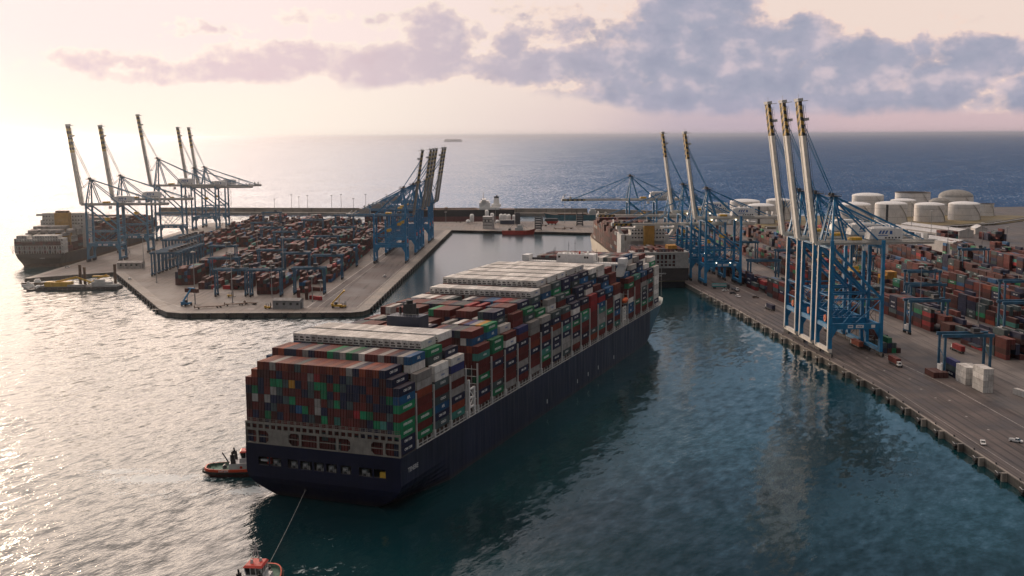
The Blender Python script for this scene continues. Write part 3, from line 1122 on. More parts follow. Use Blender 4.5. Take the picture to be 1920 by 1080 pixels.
for xa, xb in ((-HB + 3.6, HB - 40.2), (HB - 18.2, HB - 4)):
    m = MB()
    for z in (55.2, 55.7):
        m.box(xa, xb, 283.9, 283.98, z, z + .07)
    x = xa
    while x < xb:
        m.box(x, x + .08, 283.9, 283.98, 54.6, 55.8)
        x += 1.4
    if xa < -9:
        m.box(xa, xb, 290.2, 290.4, 54.6, 55.9)
    m.build('wing_railing', M_dark, house)
for x, y, z in ((.3, 287, 67.2), (-3.6, 287, 66.0), (-11.5, 286, 63.0), (13.5, 286, 62.5), (-13, 288, 61.5)):
    m = MB()
    m.cyl((x, y, 56), (x, y, z), .16, .08, 6)
    m.box(x - .7, x + .7, y - .06, y + .06, z - 2.2, z - 2.05)
    m.box(x - .4, x + .4, y - .06, y + .06, z - 1.0, z - .88)
    m.build('mast', M_dark, house)
m = MB()
for k in range(10):
    xx = -9 + 1.95 * k + random.uniform(-.3, .3)
    hh = random.uniform(.5, 1.1)
    m.box(xx - .55, xx + .55, 284.5, 286, 59.2, 59.2 + hh)
m.cyl((5.6, 286, 59.2), (5.6, 286, 60), .6, n=10)
m.cyl((8, 287, 59.2), (8, 287, 60.8), .8, .5, n=10)
m.build('roof_fittings', M_white, house)
m = MB()
m.cyl((3.6, 285.4, 59.2), (3.6, 285.4, 60.9), .8, .5, n=10)
m.build('radar_dome', M_red, house)
# foremast
m = MB()
m.cyl((0, 388, 19), (0, 388, 37), .5, .2, 8)
m.box(-2, 2, 387.9, 388.1, 33, 33.3)
m.box(-6, 6, 381, 386, 19, 22)
m.build('foremast', M_lgrey, ship)
m = MB()
m.cyl((HB - .6, 374.6, 19), (HB - .6, 374.6, 42), .14, .08, 6)
m.build('flag_staff', M_lgrey, ship)

# ---------------------------------------------------------------- containers: collected here, built at the end
CC = {'R': (.125, .020, .017), 'r': (.34, .022, .028), 'O': (.24, .05, .024), 'N': (.014, .020, .055), 'K': (.060, .088, .092), 'G': (.012, .20, .085),
      'T': (.05, .20, .165), 'B': (.012, .095, .22), 'E': (.30, .285, .265), 'W': (.70, .67, .62), 'Y': (.50, .24, .03), 'P': (.035, .045, .16), 'D': (.065, .015, .014)}
CNAME = {'R': 'rust-brown', 'r': 'bright-red', 'O': 'orange-red', 'N': 'navy', 'K': 'slate-grey', 'G': 'green', 'T': 'teal-green', 'B': 'blue', 'E': 'pale-grey', 'W': 'white',
         'Y': 'yellow', 'P': 'violet-blue', 'D': 'dark-brown'}
WORDS = {'G': ('EVERGREEN', 1.25), 'N': ('CMA CGM', 1.25), 'K': ('COSCO', 1.3), 'B': ('APL', 1.5), 'T': ('CHINA', 1.1)}
BOX = []          # every container: world position of its base centre, heading, length, colour, reefer, word, label
CW, CH, TIER, ROWP = 2.44, 2.86, 2.93, 2.53


def add_box(pos, rz, ch, label, L=12.19, reefer=False, word=None):
    BOX.append(dict(p=Vector(pos), rz=rz, c=ch, L=L, reef=reefer, word=word, label=label))


STERN = {(1, 6): 'G', (1, 8): 'K', (1, 10): 'N', (2, 3): 'T', (2, 5): 'N', (3, 3): 'G', (3, 8): 'N', (3, 9): 'N', (4, 3): 'N', (4, 4): 'G', (5, 4): 'G', (5, 7): 'N', (6, 4): 'r', (6, 6): 'N', (6, 7): 'N', (7, 5): 'K', (7, 6): 'N', (7, 7): 'N', (7, 9): 'N', (8, 5): 'N', (8, 8): 'N', (9, 3): 'T', (9, 5): 'G', (9, 7): 'G', (10, 5): 'K', (10, 6): 'N', (10, 8): 'N', (11, 3): 'G', (11, 6): 'G', (11, 7): 'G', (12, 4): 'E', (12, 5): 'E', (12, 7): 'G', (12, 8): 'r', (13, 3): 'K', (13, 6): 'K', (13, 8): 'E', (14, 4): 'G', (14, 6): 'N', (14, 9): 'r', (15, 4): 'B', (15, 7): 'N', (15, 9): 'r', (16, 4): 'N', (16, 5): 'G', (16, 7): 'Y', (16, 9): 'N', (17, 7): 'K', (18, 6): 'K', (18, 7): 'G', (18, 8): 'N', (19, 4): 'K', (19, 5): 'N', (19, 6): 'E', (19, 7): 'G', (19, 9): 'E', (20, 3): 'G', (20, 5): 'E', (21, 6): 'N', (22, 5): 'E', (22, 6): 'G', (23, 6): 'N'}
# starboard faces, each stack from its top down, from the stern forward
SIDE = ['NBGRGGNN', 'EEORRGRG', 'WWKRKBNK', 'WPERENOT', 'RTRRGRNR', 'GGRNRRKG', 'RWNRNRRE', 'PRNRRENR', 'EERONRRE', 'ENNRNTGR', 'KNOENNEN', 'KRNTNEEK', 'NWNGRNER',
        'NRGTRRNR', 'rrrRRRKO', 'NrBTEETR', 'BNRRGRNR', 'ORWNNBRT', 'RGRRWBBR', 'TRRRRGRR', 'BREKNNGR', 'NRTRNRTR', 'WWWWWWWN']
SECOND = 'NTGNNGWBWGEKNNNRNBBRBPW'           # the step behind the near-side stacks
TOPS = {1: 'BENRERRWKGEKGRRNERNNOR', 4: 'RRKNKNRRNWWWNKROKRRRKN', 5: 'GYEPRWEEEKRRRKEEKKRKER', 6: 'WNNKWRRRRRRRGRRRRRRNWRW', 7: 'RRRRNKrrrKKNRRKNKRRRNR', 8: 'GNKRrrBBNRNWEWKWERWEWW', 17: 'RREKNrKEERKNRREKRNRRKR',
        18: 'BNREKWERRKNRRKENRRKREN', 19: 'WBERRKENRREKRNRRKERRNR', 20: 'NEKRRNERKRREKRNRERKRNR', 21: 'WRENKRRERNRKRERNRKRRER', 22: 'WWRERKNRREKRNRRKRERNRR'}
MAXT = [10, 10, 11, 11, 10, 10, 11, 11, 11, 12, 13, 13, 13, 13, 13, 12, 12, 11, 12, 12, 11, 11, 10]


def pick(c, n):
    return random.choice('RRRRRRRRDDNNNKOOGBE')


heights = []
for k, s in enumerate(BAYS):
    mx = MAXT[k]
    hs = []
    for c in range(24):
        e = min(c, 23 - c)
        if k == 0:
            t = min(8 + e, mx)
        elif c > 11:
            t = min(9 + 2 * e, mx)
        else:
            t = min((8, 10, 12, 13)[min(e, 3)], mx)
            if e == 1 and k % 3 == 0:
                t = min(9, mx)
        if k in (4, 5, 6, 7, 8) and 4 < c < 22 and random.random() < .16:
            t -= 1
        hs.append(t)
    heights.append(hs)
for k, s in enumerate(BAYS):
    base = 19.0 + .35 if k == 0 else 21.6
    reefbay = k in (2, 3, 9, 10, 11, 12, 13, 14, 15, 16)
    for c in range(24):
        # nothing inside the funnel or the bridge
        for n in range(heights[k][c]):
            topmost = n == heights[k][c] - 1
            aft_open = k in (0, 4, 18) or n >= heights[k - 1][c] - 1
            fore_open = k in (3, 17, 22)
            side_open = c in (0, 23) or n >= heights[k][c - 1] or n >= heights[k][min(23, c + 1)]
            if not (topmost or aft_open or side_open or fore_open or (k == 0)):
                continue
            if not topmost and not side_open and aft_open and k not in (0,) and n < heights[k - 1][c] - 2 and k not in (4, 18):
                continue
            ch, reef, word = pick(c, n), False, None
            if c == 0:
                ch = SIDE[k][7 - n]
            elif k == 0:
                ch = STERN.get((c, n), random.choice('RRRRRRRRRDDDNNK'))
                if c == 1 and n == 8 or c == 2 and n == 9:
                    ch = 'N'
            elif c <= 2 and n >= 8:
                ch = SECOND[k] if topmost else random.choice('NRGWBK')
            if topmost and k in TOPS and c >= 1 and k:
                ch = TOPS[k][(c - 1) % len(TOPS[k])]
            if topmost and k == 0:
                ch = ('NNNORONEOROROROKROREROOR')[c]
            if reefbay and n >= MAXT[k] - 1 and c >= 2:
                ch, reef = 'W', True
            if ch == 'W' and k == 22 and c == 0:
                reef = True
            if side_open and c <= 3:
                word = WORDS.get(ch)
                if ch == 'W' and (k + n) % 2 == 0:
                    word = ('COSCO', .9)
            lab = '%s container in %s stack row from the stern, %s column from starboard, %s tier up' % (CNAME[ch], nth(k + 1), nth(c + 1), nth(n + 1))
            # word count: at most 16
            add_box(S(s + 6.1, .45 + (c + .5) * ROWP - .3 + .27, base + n * TIER), S_RZ, ch, lab, 12.19, reef, word)

# ---------------------------------------------------------------- quay cranes
def logo(parent, x, y, z, h, ry=0.):
    """three slanted bars and a small square, on a side that faces -y"""
    m = MB()
    for k in range(3):
        x0 = x + k * h * .95
        m.quad([(x0, y, z), (x0 + h * .55, y, z), (x0 + h * 1.05, y, z + h), (x0 + h * .5, y, z + h)])
    m.box(x + 3.4 * h, x + 4.15 * h, y, y + .02, z - .1 * h, z + h * .9)
    m.box(x - .1 * h, x + 2.9 * h, y, y + .02, z - h * .55, z - h * .35)
    return m.build('logo', M_bluelogo, parent)


def sts_crane(label, GA=29., W=21., zg=62., za=89., L=79., ang=82., back=61., stripe=.24, twin=False, blue=None, boom_mat=None, stripe_mat=None, group=None, white_legs=True, girder_mat=None, apex_x=3., house=None, lamps=False):
    blue = blue or M_blue
    bm = boom_mat or M_cwhite
    sm = stripe_mat or M_stripe
    t = thing('quay_crane', label, 'crane', (0, 0, 0), 0, group)
    hy = W / 2
    # legs
    for x in (0, GA):
        for sy in (-1, 1):
            m = MB()
            m.beam((x, sy * hy, 3.4), (x, sy * hy, 15), 1.8, 2.9, 0, 1.8, 2.2)
            m.beam((x, sy * hy, 15), (x, sy * (hy - .6), zg + 3), 1.8, 2.2, 0, 1.6, 1.9)
            lg = m.build('leg', blue, t)
            if x == 0 and white_legs:
                m = MB()
                m.hexa([(-1.46, sy * hy - .75, 3.6), (-1.43, sy * hy - .75, 3.6), (-1.43, sy * hy + .75, 3.6), (-1.46, sy * hy + .75, 3.6),
                        (-1.12, sy * (hy - .6) - .62, zg), (-1.09, sy * (hy - .6) - .62, zg), (-1.09, sy * (hy - .6) + .62, zg), (-1.12, sy * (hy - .6) + .62, zg)])
                m.build('white_leg_strip', M_cwhite, lg)  # thin white strip down the seaward face of the leg
    # sill beams along the rails and the bogies under them
    for x in (0, GA):
        m = MB()
        m.box(x - .9, x + .9, -hy - 1.5, hy + 1.5, 2.5, 4.6)
        m.build('sill_beam', M_cwhite if x == 0 and white_legs else blue, t)
        for sy in (-1, 1):
            m = MB()
            for dy in (-4.2, -1.4, 1.4, 4.2):
                y = sy * hy * .93 + dy
                m.box(x - .55, x + .55, y - 1.1, y + 1.1, .75, 2.3)
                m.cyl((x - .3, y - .55, .5), (x + .3, y - .55, .5), .45, n=8)
                m.cyl((x - .3, y + .55, .5), (x + .3, y + .55, .5), .45, n=8)
            m.beam((x, sy * hy * .93 - 3, 2.3), (x, sy * hy * .93 + 3, 2.3), 1, .5)
            m.build('bogie', M_dark, t)
    # portal and bracing of the two side frames
    zp = 15.5
    zt = zp + (zg - zp) * .36
    for sy in (-1, 1):
        y = sy * hy
        m = MB()
        m.box(.8, GA - .8, y - .7, y + .7, zp, zp + 3.2)
        for x, s in ((.85, 1), (GA - .85, -1)):
            b = len(m.v)
            m.v.extend([(x, y - .6, zp), (x + s * 3.2, y - .6, zp), (x, y - .6, zp - 5.5), (x, y + .6, zp), (x + s * 3.2, y + .6, zp), (x, y + .6, zp - 5.5)])
            for f in ((0, 1, 2), (3, 5, 4), (1, 4, 5, 2), (0, 2, 5, 3)):
                m.f.append(tuple(b + i for i in f))
                m.m.append(0)
        m.build('portal_beam', blue, t)
        m = MB()
        m.beam((.6, y, zt), (GA - .6, y, zt), .8, .9)
        m.beam((1, y, zt - .8), (GA / 2, y, zp + 3.4), .5, .5)
        m.beam((GA - 1, y, zt - .8), (GA / 2, y, zp + 3.4), .5, .5)
        m.beam((GA / 2 - 7, y, zp + 3.4), (GA / 2 + 3, y, zt - 1), .4, .4)
        m.beam((.6, y * .97, zg - 1), (GA - .8, y, zt + .6), 1.2, 1.3)
        m.build('brace', blue, t)
    # beams that tie the two side frames together
    for x in (0, GA):
        for z, w, hh in ((zp + 9.25, .5, .5), (zp + 18.25, .5, .5), (zg - 1, 1.4, 1.6), (zp + 1.2, 1.4, 2.4)):
            m = MB()
            m.box(x - w / 2, x + w / 2, -hy + .9, hy - .9, z - hh / 2, z + hh / 2)
            m.build('cross_beam', blue, t)
    m = MB()
    z = 4
    k = 0
    while z < zg - 6:
        x0, x1 = (GA + 1.2, GA + 4.2) if k % 2 == 0 else (GA + 4.2, GA + 1.2)
        m.beam((x0, hy - 1, z), (x1, hy - 1, z + 4), .8, .18)
        m.box(GA + .9, GA + 4.5, hy - 1.5, hy - .5, z + 3.95, z + 4.05)
        z += 4
        k += 1
    m.box(GA + 4.4, GA + 4.55, hy - 1.5, hy - 1.35, 3, zg - 5)
    m.build('stairway', M_dark, t)
    # the girder over the quay
    gy = 2.6
    gm = girder_mat or M_cwhite
    m = MB()
    for s in (-1, 1):
        m.box(-7, back, s * gy - .55, s * gy + .55, zg, zg + 2.4)
    x = -6
    while x < back:
        m.box(x - .2, x + .2, -gy + .55, gy - .55, zg + .4, zg + 2)
        x += 6.7
    m.build('main_girder', gm, t)
    m = MB()
    for s in (-1, 1):
        y = s * (gy + 1.3)
        m.box(-4, back - 1, y - .7, y + .7, zg + 1.3, zg + 1.42)
        for z in (zg + 1.95, zg + 2.5):
            m.box(-4, back - 1, y + s * .65, y + s * .7, z, z + .07)
        x = -4
        while x < back - 1:
            m.box(x, x + .08, y + s * .65, y + s * .7, zg + 1.4, zg + 2.55)
            x += 3
    m.build('walkway', M_lgrey, t)
    # machinery house at the back
    h = MB()
    hx0, hx1, hh, hm = house or (GA - 6, GA + 13, 6, M_white)
    hw = 4 if hh > 5 else 3
    h.hexa([(hx0, -hw, zg + 3), (hx1, -hw, zg + 3), (hx1, hw, zg + 3), (hx0, hw, zg + 3), (hx0 + 1, -hw, zg + 3 + hh), (hx1, -hw, zg + 3 + hh), (hx1, hw, zg + 3 + hh), (hx0 + 1, hw, zg + 3 + hh)])
    h.box(hx0 + 3, hx1 - 3, -hw * .6, hw * .6, zg + 3 + hh, zg + 3.6 + hh)
    mh = h.build('machinery_house', hm, t)
    for k in range(5):
        m = MB()
        m.box(hx1 - 10 + 1.9 * k, hx1 - 9 + 1.9 * k, -hw - .03, -hw, zg + 3.4, zg + 4.3)
        m.build('window', M_glass, mh)
    logo(mh, hx0 + (hx1 - hx0) * .27, -hw - .04, zg + 3 + hh * .5, hh * .32)
    if lamps:
        for x in (GA * .2, GA * .9):
            for y in (-4.6, 4.6):
                m = MB()
                m.box(x - .45, x + .45, y - .35, y + .35, zg - .5, zg + .1)
                m.build('floodlight', M_lamp, t)
        for x in (GA * .3, GA * .7):
            m = MB()
            m.box(x - .4, x + .4, -hy - 1.2, -hy - .75, zp + 3.2, zp + 3.7)
            m.build('floodlight', M_lamp, t)
    # A-frame over the seaward legs
    m = MB()
    for s in (-1, 1):
        m.beam((0, s * (hy - 1), zg + 2), (apex_x, s * 2.4, za), 1.3, 1.3, 0, .9, .9)
        m.beam((GA * .36, s * (gy), zg + 2.4), (apex_x + .4, s * 2.2, za - .5), .8, .8)
        m.beam((-2, s * 3.4, zg + 2.4), (apex_x - .3, s * 2.0, za - 3), .6, .6)
    zz = zg + 7
    while zz < za - 3:
        u = (zz - zg - 2) / (za - zg - 2)
        yy = (hy - 1) * (1 - u) + 2.4 * u
        m.beam((apex_x * u, -yy, zz), (apex_x * u, yy, zz), .4, .4)
        m.beam((apex_x * u, -yy, zz), (apex_x * u + .2, yy * .8, zz + 5), .3, .3)
        zz += 6
    m.build('apex_frame', blue, t)
    m = MB()
    m.box(apex_x - 3.2, apex_x + 3.2, -4.2, 4.2, za, za + .4)
    for s in (-1, 1):
        for z in (za + .9, za + 1.5):
            m.box(apex_x - 3.2, apex_x + 3.2, s * 4.2 - .05, s * 4.2 + .05, z, z + .1)
        m.cyl((apex_x - 1, s * 2.2 - .4, za + 1.2), (apex_x - 1, s * 2.2 + .4, za + 1.2), 1.0, n=10)
    for sx in (-3.2, 0, 3.2):
        for sy in (-4.2, 4.2):
            m.box(apex_x + sx - .06, apex_x + sx + .06, sy - .06, sy + .06, za, za + 1.6)
    m.build('apex_platform', M_dark, t)
    m = MB()
    for s in (-1, 1):
        m.beam((apex_x, s * 2.4, za - .4), (GA - 1, s * 4.2, zg + 2.6), .75, .75)
        m.beam((apex_x + .5, s * 2.2, za), (back - 6, s * 2.6, zg + 2.6), .5, .6)
        m.beam((apex_x + .8, s * 1.4, za + .2), (back - 12, s * 2.2, zg + 2.8), .25, .25)
        m.beam((back * .62, s * 2.9, zg + 2.4), (back * .62, s * 2.9, zg + 2.6 + (za - zg) * (1 - .62 * back / (back - 6)) * 1.0 + .6), .4, .4)
    m.build('backstay', blue, t)
    # trolley, cab and spreader
    m = MB()
    tx = GA * .56
    m.box(tx - 3, tx + 3, -3.4, 3.4, zg + 2.5, zg + 4)
    for sx in (-2, 2):
        for sy in (-2, 2):
            m.cyl((tx + sx, sy, zg + 2.5), (tx + sx * .5, sy * .8, zg - 14), .07, n=4)
    m.box(tx - 1.4, tx + 1.4, -6.0, 6.0, zg - 15.2, zg - 14.2)
    m.box(tx - 2.4, tx + 2.4, -1.6, 1.6, zg - 14.2, zg - 12.4)
    tr = m.build('trolley', M_yellow, t)
    m = MB()
    m.box(tx + 3.6, tx + 6.0, -4.6, -2.2, zg - 3.2, zg - .4)
    m.build('cab', M_white, tr)
    m = MB()
    for x, dz in ((back - 4, 0), (back - 8.5, 0)):
        m.box(x - .2, x + .2, -3, 3, zg + 2.4, zg + 6)
        m.beam((x, -3, zg + 6), (x + 3, 3, zg + 3), .3, .3)
    m.box(back - 9, back + 1.5, -3.4, 3.4, zg + 2.4, zg + 2.7)
    m.build('rope_sheave_frame', M_lgrey, t)
    m = MB()
    m.cyl((-.9, -hy * .35, zp + 5.4), (-.35, -hy * .35, zp + 5.4), 2.0, n=16)
    m.cyl((-1.1, -hy * .35, zp + 5.4), (-.2, -hy * .35, zp + 5.4), .6, n=10)
    m.build('cable_reel', M_orange, t)
    m = MB()
    for x0, w in ((GA * .34, 3.0), (GA * .50, 4.4), (GA * .80, 2.2)):
        m.box(x0, x0 + w, -hy - .76, -hy - .71, zp + .7, zp + 2.4)
    sg = m.build('sign', M_white, t)
    m = MB()
    for k in range(3):
        x0 = GA * .50 + .7 + k * 1.0
        m.quad([(x0, -hy - .78, zp + 1.1), (x0 + .5, -hy - .78, zp + 1.1), (x0 + 1.0, -hy - .78, zp + 2.0), (x0 + .5, -hy - .78, zp + 2.0)])
    m.box(GA * .34 + .4, GA * .34 + 2.6, -hy - .79, -hy - .77, zp + 1.3, zp + 1.8)
    m.build('lettering', M_bluelogo, sg)
    # boom about its hinge: its own z axis runs out along it, -x is its underside
    th = -math.pi / 2 + R(ang)
    Lb = L * (1 - stripe)

    def boom_mesh(l0, l1, mi=0):
        b = MB()
        w0 = 2.75 if not twin else 3.1
        for s in (-1, 1):
            b.box(-.9, .9, s * w0 - .65, s * w0 + .65, l0, l1)
        if not twin:
            b.box(-.62, .15, -w0 + .65, w0 - .65, l0, l1)
        else:
            z = l0 + 2
            while z < l1:
                b.box(-.4, .4, -w0 + .65, w0 - .65, z - .3, z + .3)
                z += 6.5
        return b
    bo = boom_mesh(0, Lb).build('boom', bm, t)
    bo.location = (-7.2, 0, zg + 1.2)
    bo.rotation_euler = (0, th, 0)
    tp = boom_mesh(0, L * stripe).build('boom_tip', sm, bo)
    tp.location = (0, 0, Lb)
    m = MB()
    m.box(-1.2, 1.6, -3.8, 3.8, L, L + 1.6)
    m.box(.9, 4.4, -4, 4, L - .3, L)
    m.beam((1.5, 3.4, L + 1.6), (1.5, 3.4, L + 4.2), .15, .15)
    m.build('boom_head', M_lgrey, bo)
    for s in (-1, 1):
        m = MB()
        m.box(.9, 3.6, s * 3.7 - .5, s * 3.7 + .5, L * .86, L * .86 + 1.6)
        m.build('boom_platform', M_lgrey, bo)
    m = MB()
    for s in (-1, 1):
        m.box(1.1, 1.25, s * 3.9 - .4, s * 3.9 + .4, 1, L - 2)
        m.box(2.1, 2.2, s * 4.2 - .05, s * 4.2 + .05, 1, L - 2)
        z = 2
        while z < L - 3:
            m.box(1.1, 2.2, s * 4.2 - .05, s * 4.2 + .05, z, z + .1)
            z += 3.2
    m.build('boom_walkway', M_dark, bo)
    # forestays
    m = MB()
    d = Vector((math.sin(th), 0, math.cos(th)))
    n = Vector((math.cos(th), 0, -math.sin(th)))
    hp = Vector((-7.2, 0, zg + 1.2))
    for s in (-1, 1):
        for u, r in ((.42, .32), (.84, .32), (.80, .16)):
            q = hp + d * (L * u) + n * 1.0 + Vector((0, s * 2.7, 0))
            a = Vector((apex_x, s * 1.9, za + .2))
            if ang > 45 and u < .5:
                # folded link stay hangs beside the raised boom
                k = hp + d * (L * .20) + n * 4.2 + Vector((0, s * 2.7, 0))
                m.beam(q, k, r, r)
                m.beam(k, a, r, r)
            else:
                m.beam(q, a, r, r)
    m.build('forestay', blue, t)
    return t


def place_crane(t, x, y, rz):
    t.location = (x, y, QZ)
    t.rotation_euler = (0, 0, rz)


# three near cranes on the right quay
A = sts_crane('tall blue quay crane with raised white boom, nearest of three on the right quay', group='quay cranes')
place_crane(A, 176.5, 637, R(3.5))
copy_thing(A, (174.6, 666, QZ), R(3.5), 'tall blue quay crane with raised white boom, middle of three on the right quay')
copy_thing(A, (172.6, 695, QZ), R(3.5), 'tall blue quay crane with raised white boom, farthest of three on the right quay')
# mid right berth: two booms up, two down, one far one down
Bc = sts_crane('blue quay crane with raised boom beside the moored ship, the nearer of two', zg=54, za=79, L=70, back=62, stripe=.30, group='quay cranes', white_legs=False, lamps=True)
place_crane(Bc, 158.5, 941, R(4))
Bd = copy_thing(Bc, (150.5, 1018, QZ), R(3), 'blue quay crane with raised boom beside the moored ship, the farther of two')
Cd = sts_crane('blue quay crane with lowered striped boom over the moored ship, the nearer of two', zg=46.5, za=72, L=58, ang=0, back=56, stripe=.27, group='quay cranes', white_legs=False)
place_crane(Cd, 152, 975, R(2))
copy_thing(Cd, (147, 1080, QZ), R(2), 'blue quay crane with lowered striped boom over the moored ship, the farther of two')
Ed = sts_crane('far blue quay crane with long horizontal boom reaching over the harbour entrance', zg=54, za=80, L=62, ang=0, back=60, stripe=.38, group='quay cranes', white_legs=False, stripe_mat=M_stripe_fine)
place_crane(Ed, 124, 1215, R(2))
M_stripe_hazed = stripes('hazed_stripes', (.62, .44, .10), (.10, .08, .05), 5.4, .0)  # left boom stripes, sunlit haze painted in as lighter, yellower colours
# left berth: five cranes, booms raised towards the left
Lc = sts_crane('hazy twin-boom quay crane, leftmost of five above the berthed dark ship', GA=32, W=18, zg=56, za=82, L=79, ang=83, back=80, stripe=.34, twin=True, blue=M_blue_hazed, group='left berth cranes', white_legs=False, girder_mat=M_lgrey, boom_mat=M_cwhite, stripe_mat=M_stripe_hazed)
place_crane(Lc, -426, 1150, 0)
for y, w in ((1240, 'second from the left of five above the berthed ship'), (1528, 'fourth from the left of five'), (1580, 'rightmost of five, long jib to the right')):
    copy_thing(Lc, (-426, y, QZ), 0, 'hazy twin-boom quay crane, ' + w)
Lt = sts_crane('tallest hazy quay crane with single boom, centre of five on the left berth', GA=32, W=18, zg=65, za=98, L=84, ang=82, back=76, stripe=.34, blue=M_blue_hazed, group='left berth cranes', white_legs=False, girder_mat=M_lgrey, boom_mat=M_cwhite, stripe_mat=M_stripe_hazed)
place_crane(Lt, -427, 1376, 0)
# six cranes on the basin side of the pier, booms raised towards the right
Pc = sts_crane('blue quay crane with raised checkered boom, nearest on the basin side of the pier', GA=31, W=17, zg=45.5, za=73, L=63, ang=81, back=58, stripe=.50, group='basin side cranes', white_legs=False, stripe_mat=stripes('checkered_stripes', (.34, .25, .10), (.035, .03, .028), 4.6, .0), boom_mat=paint('dull_boom', (.26, .23, .20), .6, .2), girder_mat=M_blue, house=(35, 46, 4.5, M_grey))
place_crane(Pc, -103.5, 1120, math.pi - .035)
for i, y in enumerate((1198, 1228, 1258, 1332, 1362)):
    copy_thing(Pc, (-103.5 + (y - 1120) * .0345, y, QZ), math.pi - .035, 'blue quay crane with raised checkered boom, %s in the row on the basin side' % nth(i + 2))

# ---------------------------------------------------------------- yard gantries on rubber tyres
def yard_gantry(label, group='yard gantries'):
    t = thing('yard_gantry', label, 'gantry crane', (0, 0, 0), 0, group)
    SP, WB, HH = 23.5, 7.6, 20.
    for x in (0, SP):
        for sy in (-1, 1):
            m = MB()
            m.beam((x, sy * WB / 2, 2.2), (x, sy * WB / 2, HH), 1.1, 1.2)
            m.build('leg', M_gantry, t)
        m = MB()
        m.box(x - .6, x + .6, -WB / 2 - 1.2, WB / 2 + 1.2, 1.5, 2.6)
        m.build('sill_beam', M_gantry, t)
        m = MB()
        m.beam((x, -WB / 2, 9), (x, WB / 2, 14), .3, .3)
        m.build('brace', M_gantry, t)
        for sy in (-1, 1):
            for dy in (-.9, .9):
                m = MB()
                m.cyl((x - .45, sy * WB / 2 + dy, .8), (x + .45, sy * WB / 2 + dy, .8), .8, n=10)
                m.build('wheel', M_rubber, t)
    for sy in (-1, 1):
        m = MB()
        m.box(-1.6, SP + 1.6, sy * WB / 2 - .6, sy * WB / 2 + .6, HH, HH + 1.7)
        m.build('top_beam', M_gantry, t)
    m = MB()
    m.box(SP * .62, SP * .62 + 5, -WB / 2 - .4, WB / 2 + .4, HH + 1.8, HH + 2.3)
    m.box(SP * .62 + .6, SP * .62 + 4, -2, 2, HH + 2.3, HH + 4.2)
    for sx in (.5, 4.5):
        for sy in (-2, 2):
            m.cyl((SP * .62 + sx, sy, HH + 1.8), (SP * .62 + sx, sy, 15.4), .06, n=4)
    m.box(SP * .62 + 1.2, SP * .62 + 3.8, -6, 6, 14.8, 15.4)
    m.build('trolley', M_dark, t)
    m = MB()
    m.box(-1.5, -.65, -1.6, 1.6, 2.8, 5.6)
    m.box(-1.4, -.65, -3.9, -2.2, 2.8, 6.6)
    m.build('power_house', M_white, t)
    return t

# ---------------------------------------------------------------- the left pier's container yard
random.seed(21)
LANES = [(-367, 1270, 1632), (-340, 1180, 1632), (-313, 1290, 1632), (-286, 960, 1632), (-259, 932, 1632), (-232, 915, 1632), (-204, 900, 1632), (-172, 908, 1632)]
for li, (x0, y0, y1) in enumerate(LANES):
    n = 0
    y = y0
    hb = 3
    while y < y1:
        n += 1
        if n % 4 == 1:
            hb = random.choice((2, 3, 3, 4, 4, 5))
        if random.random() < .05:
            y += 12.9
            continue
        for k in range(6):
            t = max(0, min(5, hb + random.choice((-1, -1, 0, 0, 0, 1))))
            if x0 == -172 and y < 960 and k > 2:
                t = 0
            if n == 1 and x0 in (-232, -204):
                t = random.choice((3, 4, 4, 5))
            if y > 1130 and x0 + 2.6 * k > -150:
                t = 0
            for q in range(t):
                if q < t - 2 and 0 < k < 5 and n > 1:
                    continue
                ch = random.choice('RRRRRRRDDDDDDDDDDDNNNKKrTB')
                add_box((x0 + 3.2 + 2.6 * k, y, QZ + q * TIER * .96), 0., ch, '%s container on the left pier, %s lane, %s row, %s stack, %s tier' % (CNAME[ch], nth(li + 1), nth(n), nth(k + 1), nth(q + 1)))
        y += 12.9
# a few loose boxes near the pier head
for i, (px, py, ch, nn, rz) in enumerate(((592, 545, 'R', 1, 1.2), (575, 560, 'D', 3, .2), (560, 556, 'R', 2, .2), (592, 562, 'r', 1, .9), (432, 542, 'r', 1, 1.4), (586, 530, 'D', 3, 0))):
    g = G(px, py)
    for q in range(nn):
        add_box((g.x, g.y, QZ + q * TIER), rz, ch, '%s container standing loose near the pier head, %s group, %s tier' % (CNAME[ch], nth(i + 1), nth(q + 1)))

yg = yard_gantry('blue yard gantry nearest the pier head, second span from the left')
spots = [(-232, 887, 'blue yard gantry near the pier head, leftmost of the front three'), (-204, 884, 'blue yard gantry near the pier head, middle of the front three'),
         (-172, 895, 'blue yard gantry near the pier head, rightmost of the front three'), (-258, 972, 'blue yard gantry just behind the front left container block'),
         (-204, 1010, 'blue yard gantry behind the front middle span on the pier'), (-172, 1085, 'blue yard gantry on the pier beside the first basin crane'),
         (-232, 1150, 'blue yard gantry with low trolley halfway along the pier'), (-259, 1240, 'blue yard gantry halfway along the pier on the left lanes'),
         (-204, 1300, 'blue yard gantry past the middle of the pier'), (-313, 1374, 'blue yard gantry near the far left light masts'), (-340, 1560, 'blue yard gantry at the far left end of the yard'),
         (-180, 1560, 'blue yard gantry at the far right end of the pier yard'), (-286, 1080, 'blue yard gantry beside the parked rank, over the left lanes'), (-232, 1040, 'blue yard gantry in the third block row behind the front left span'),
         (-204, 1180, 'blue yard gantry in the middle of the pier, right of centre'), (-259, 1420, 'blue yard gantry far up the pier, left of centre'), (-286, 1300, 'blue yard gantry far up the pier beside the second parked rank'),
         (-232, 1500, 'blue yard gantry near the far end of the pier, centre'), (-172, 990, 'blue yard gantry behind the front right span on the pier')]
for i, (x, y, lab) in enumerate(spots):
    if i == 0:
        yg.location = (x, y, QZ)
        yg['label'] = lab
    else:
        copy_thing(yg, (x, y, QZ), 0, lab)
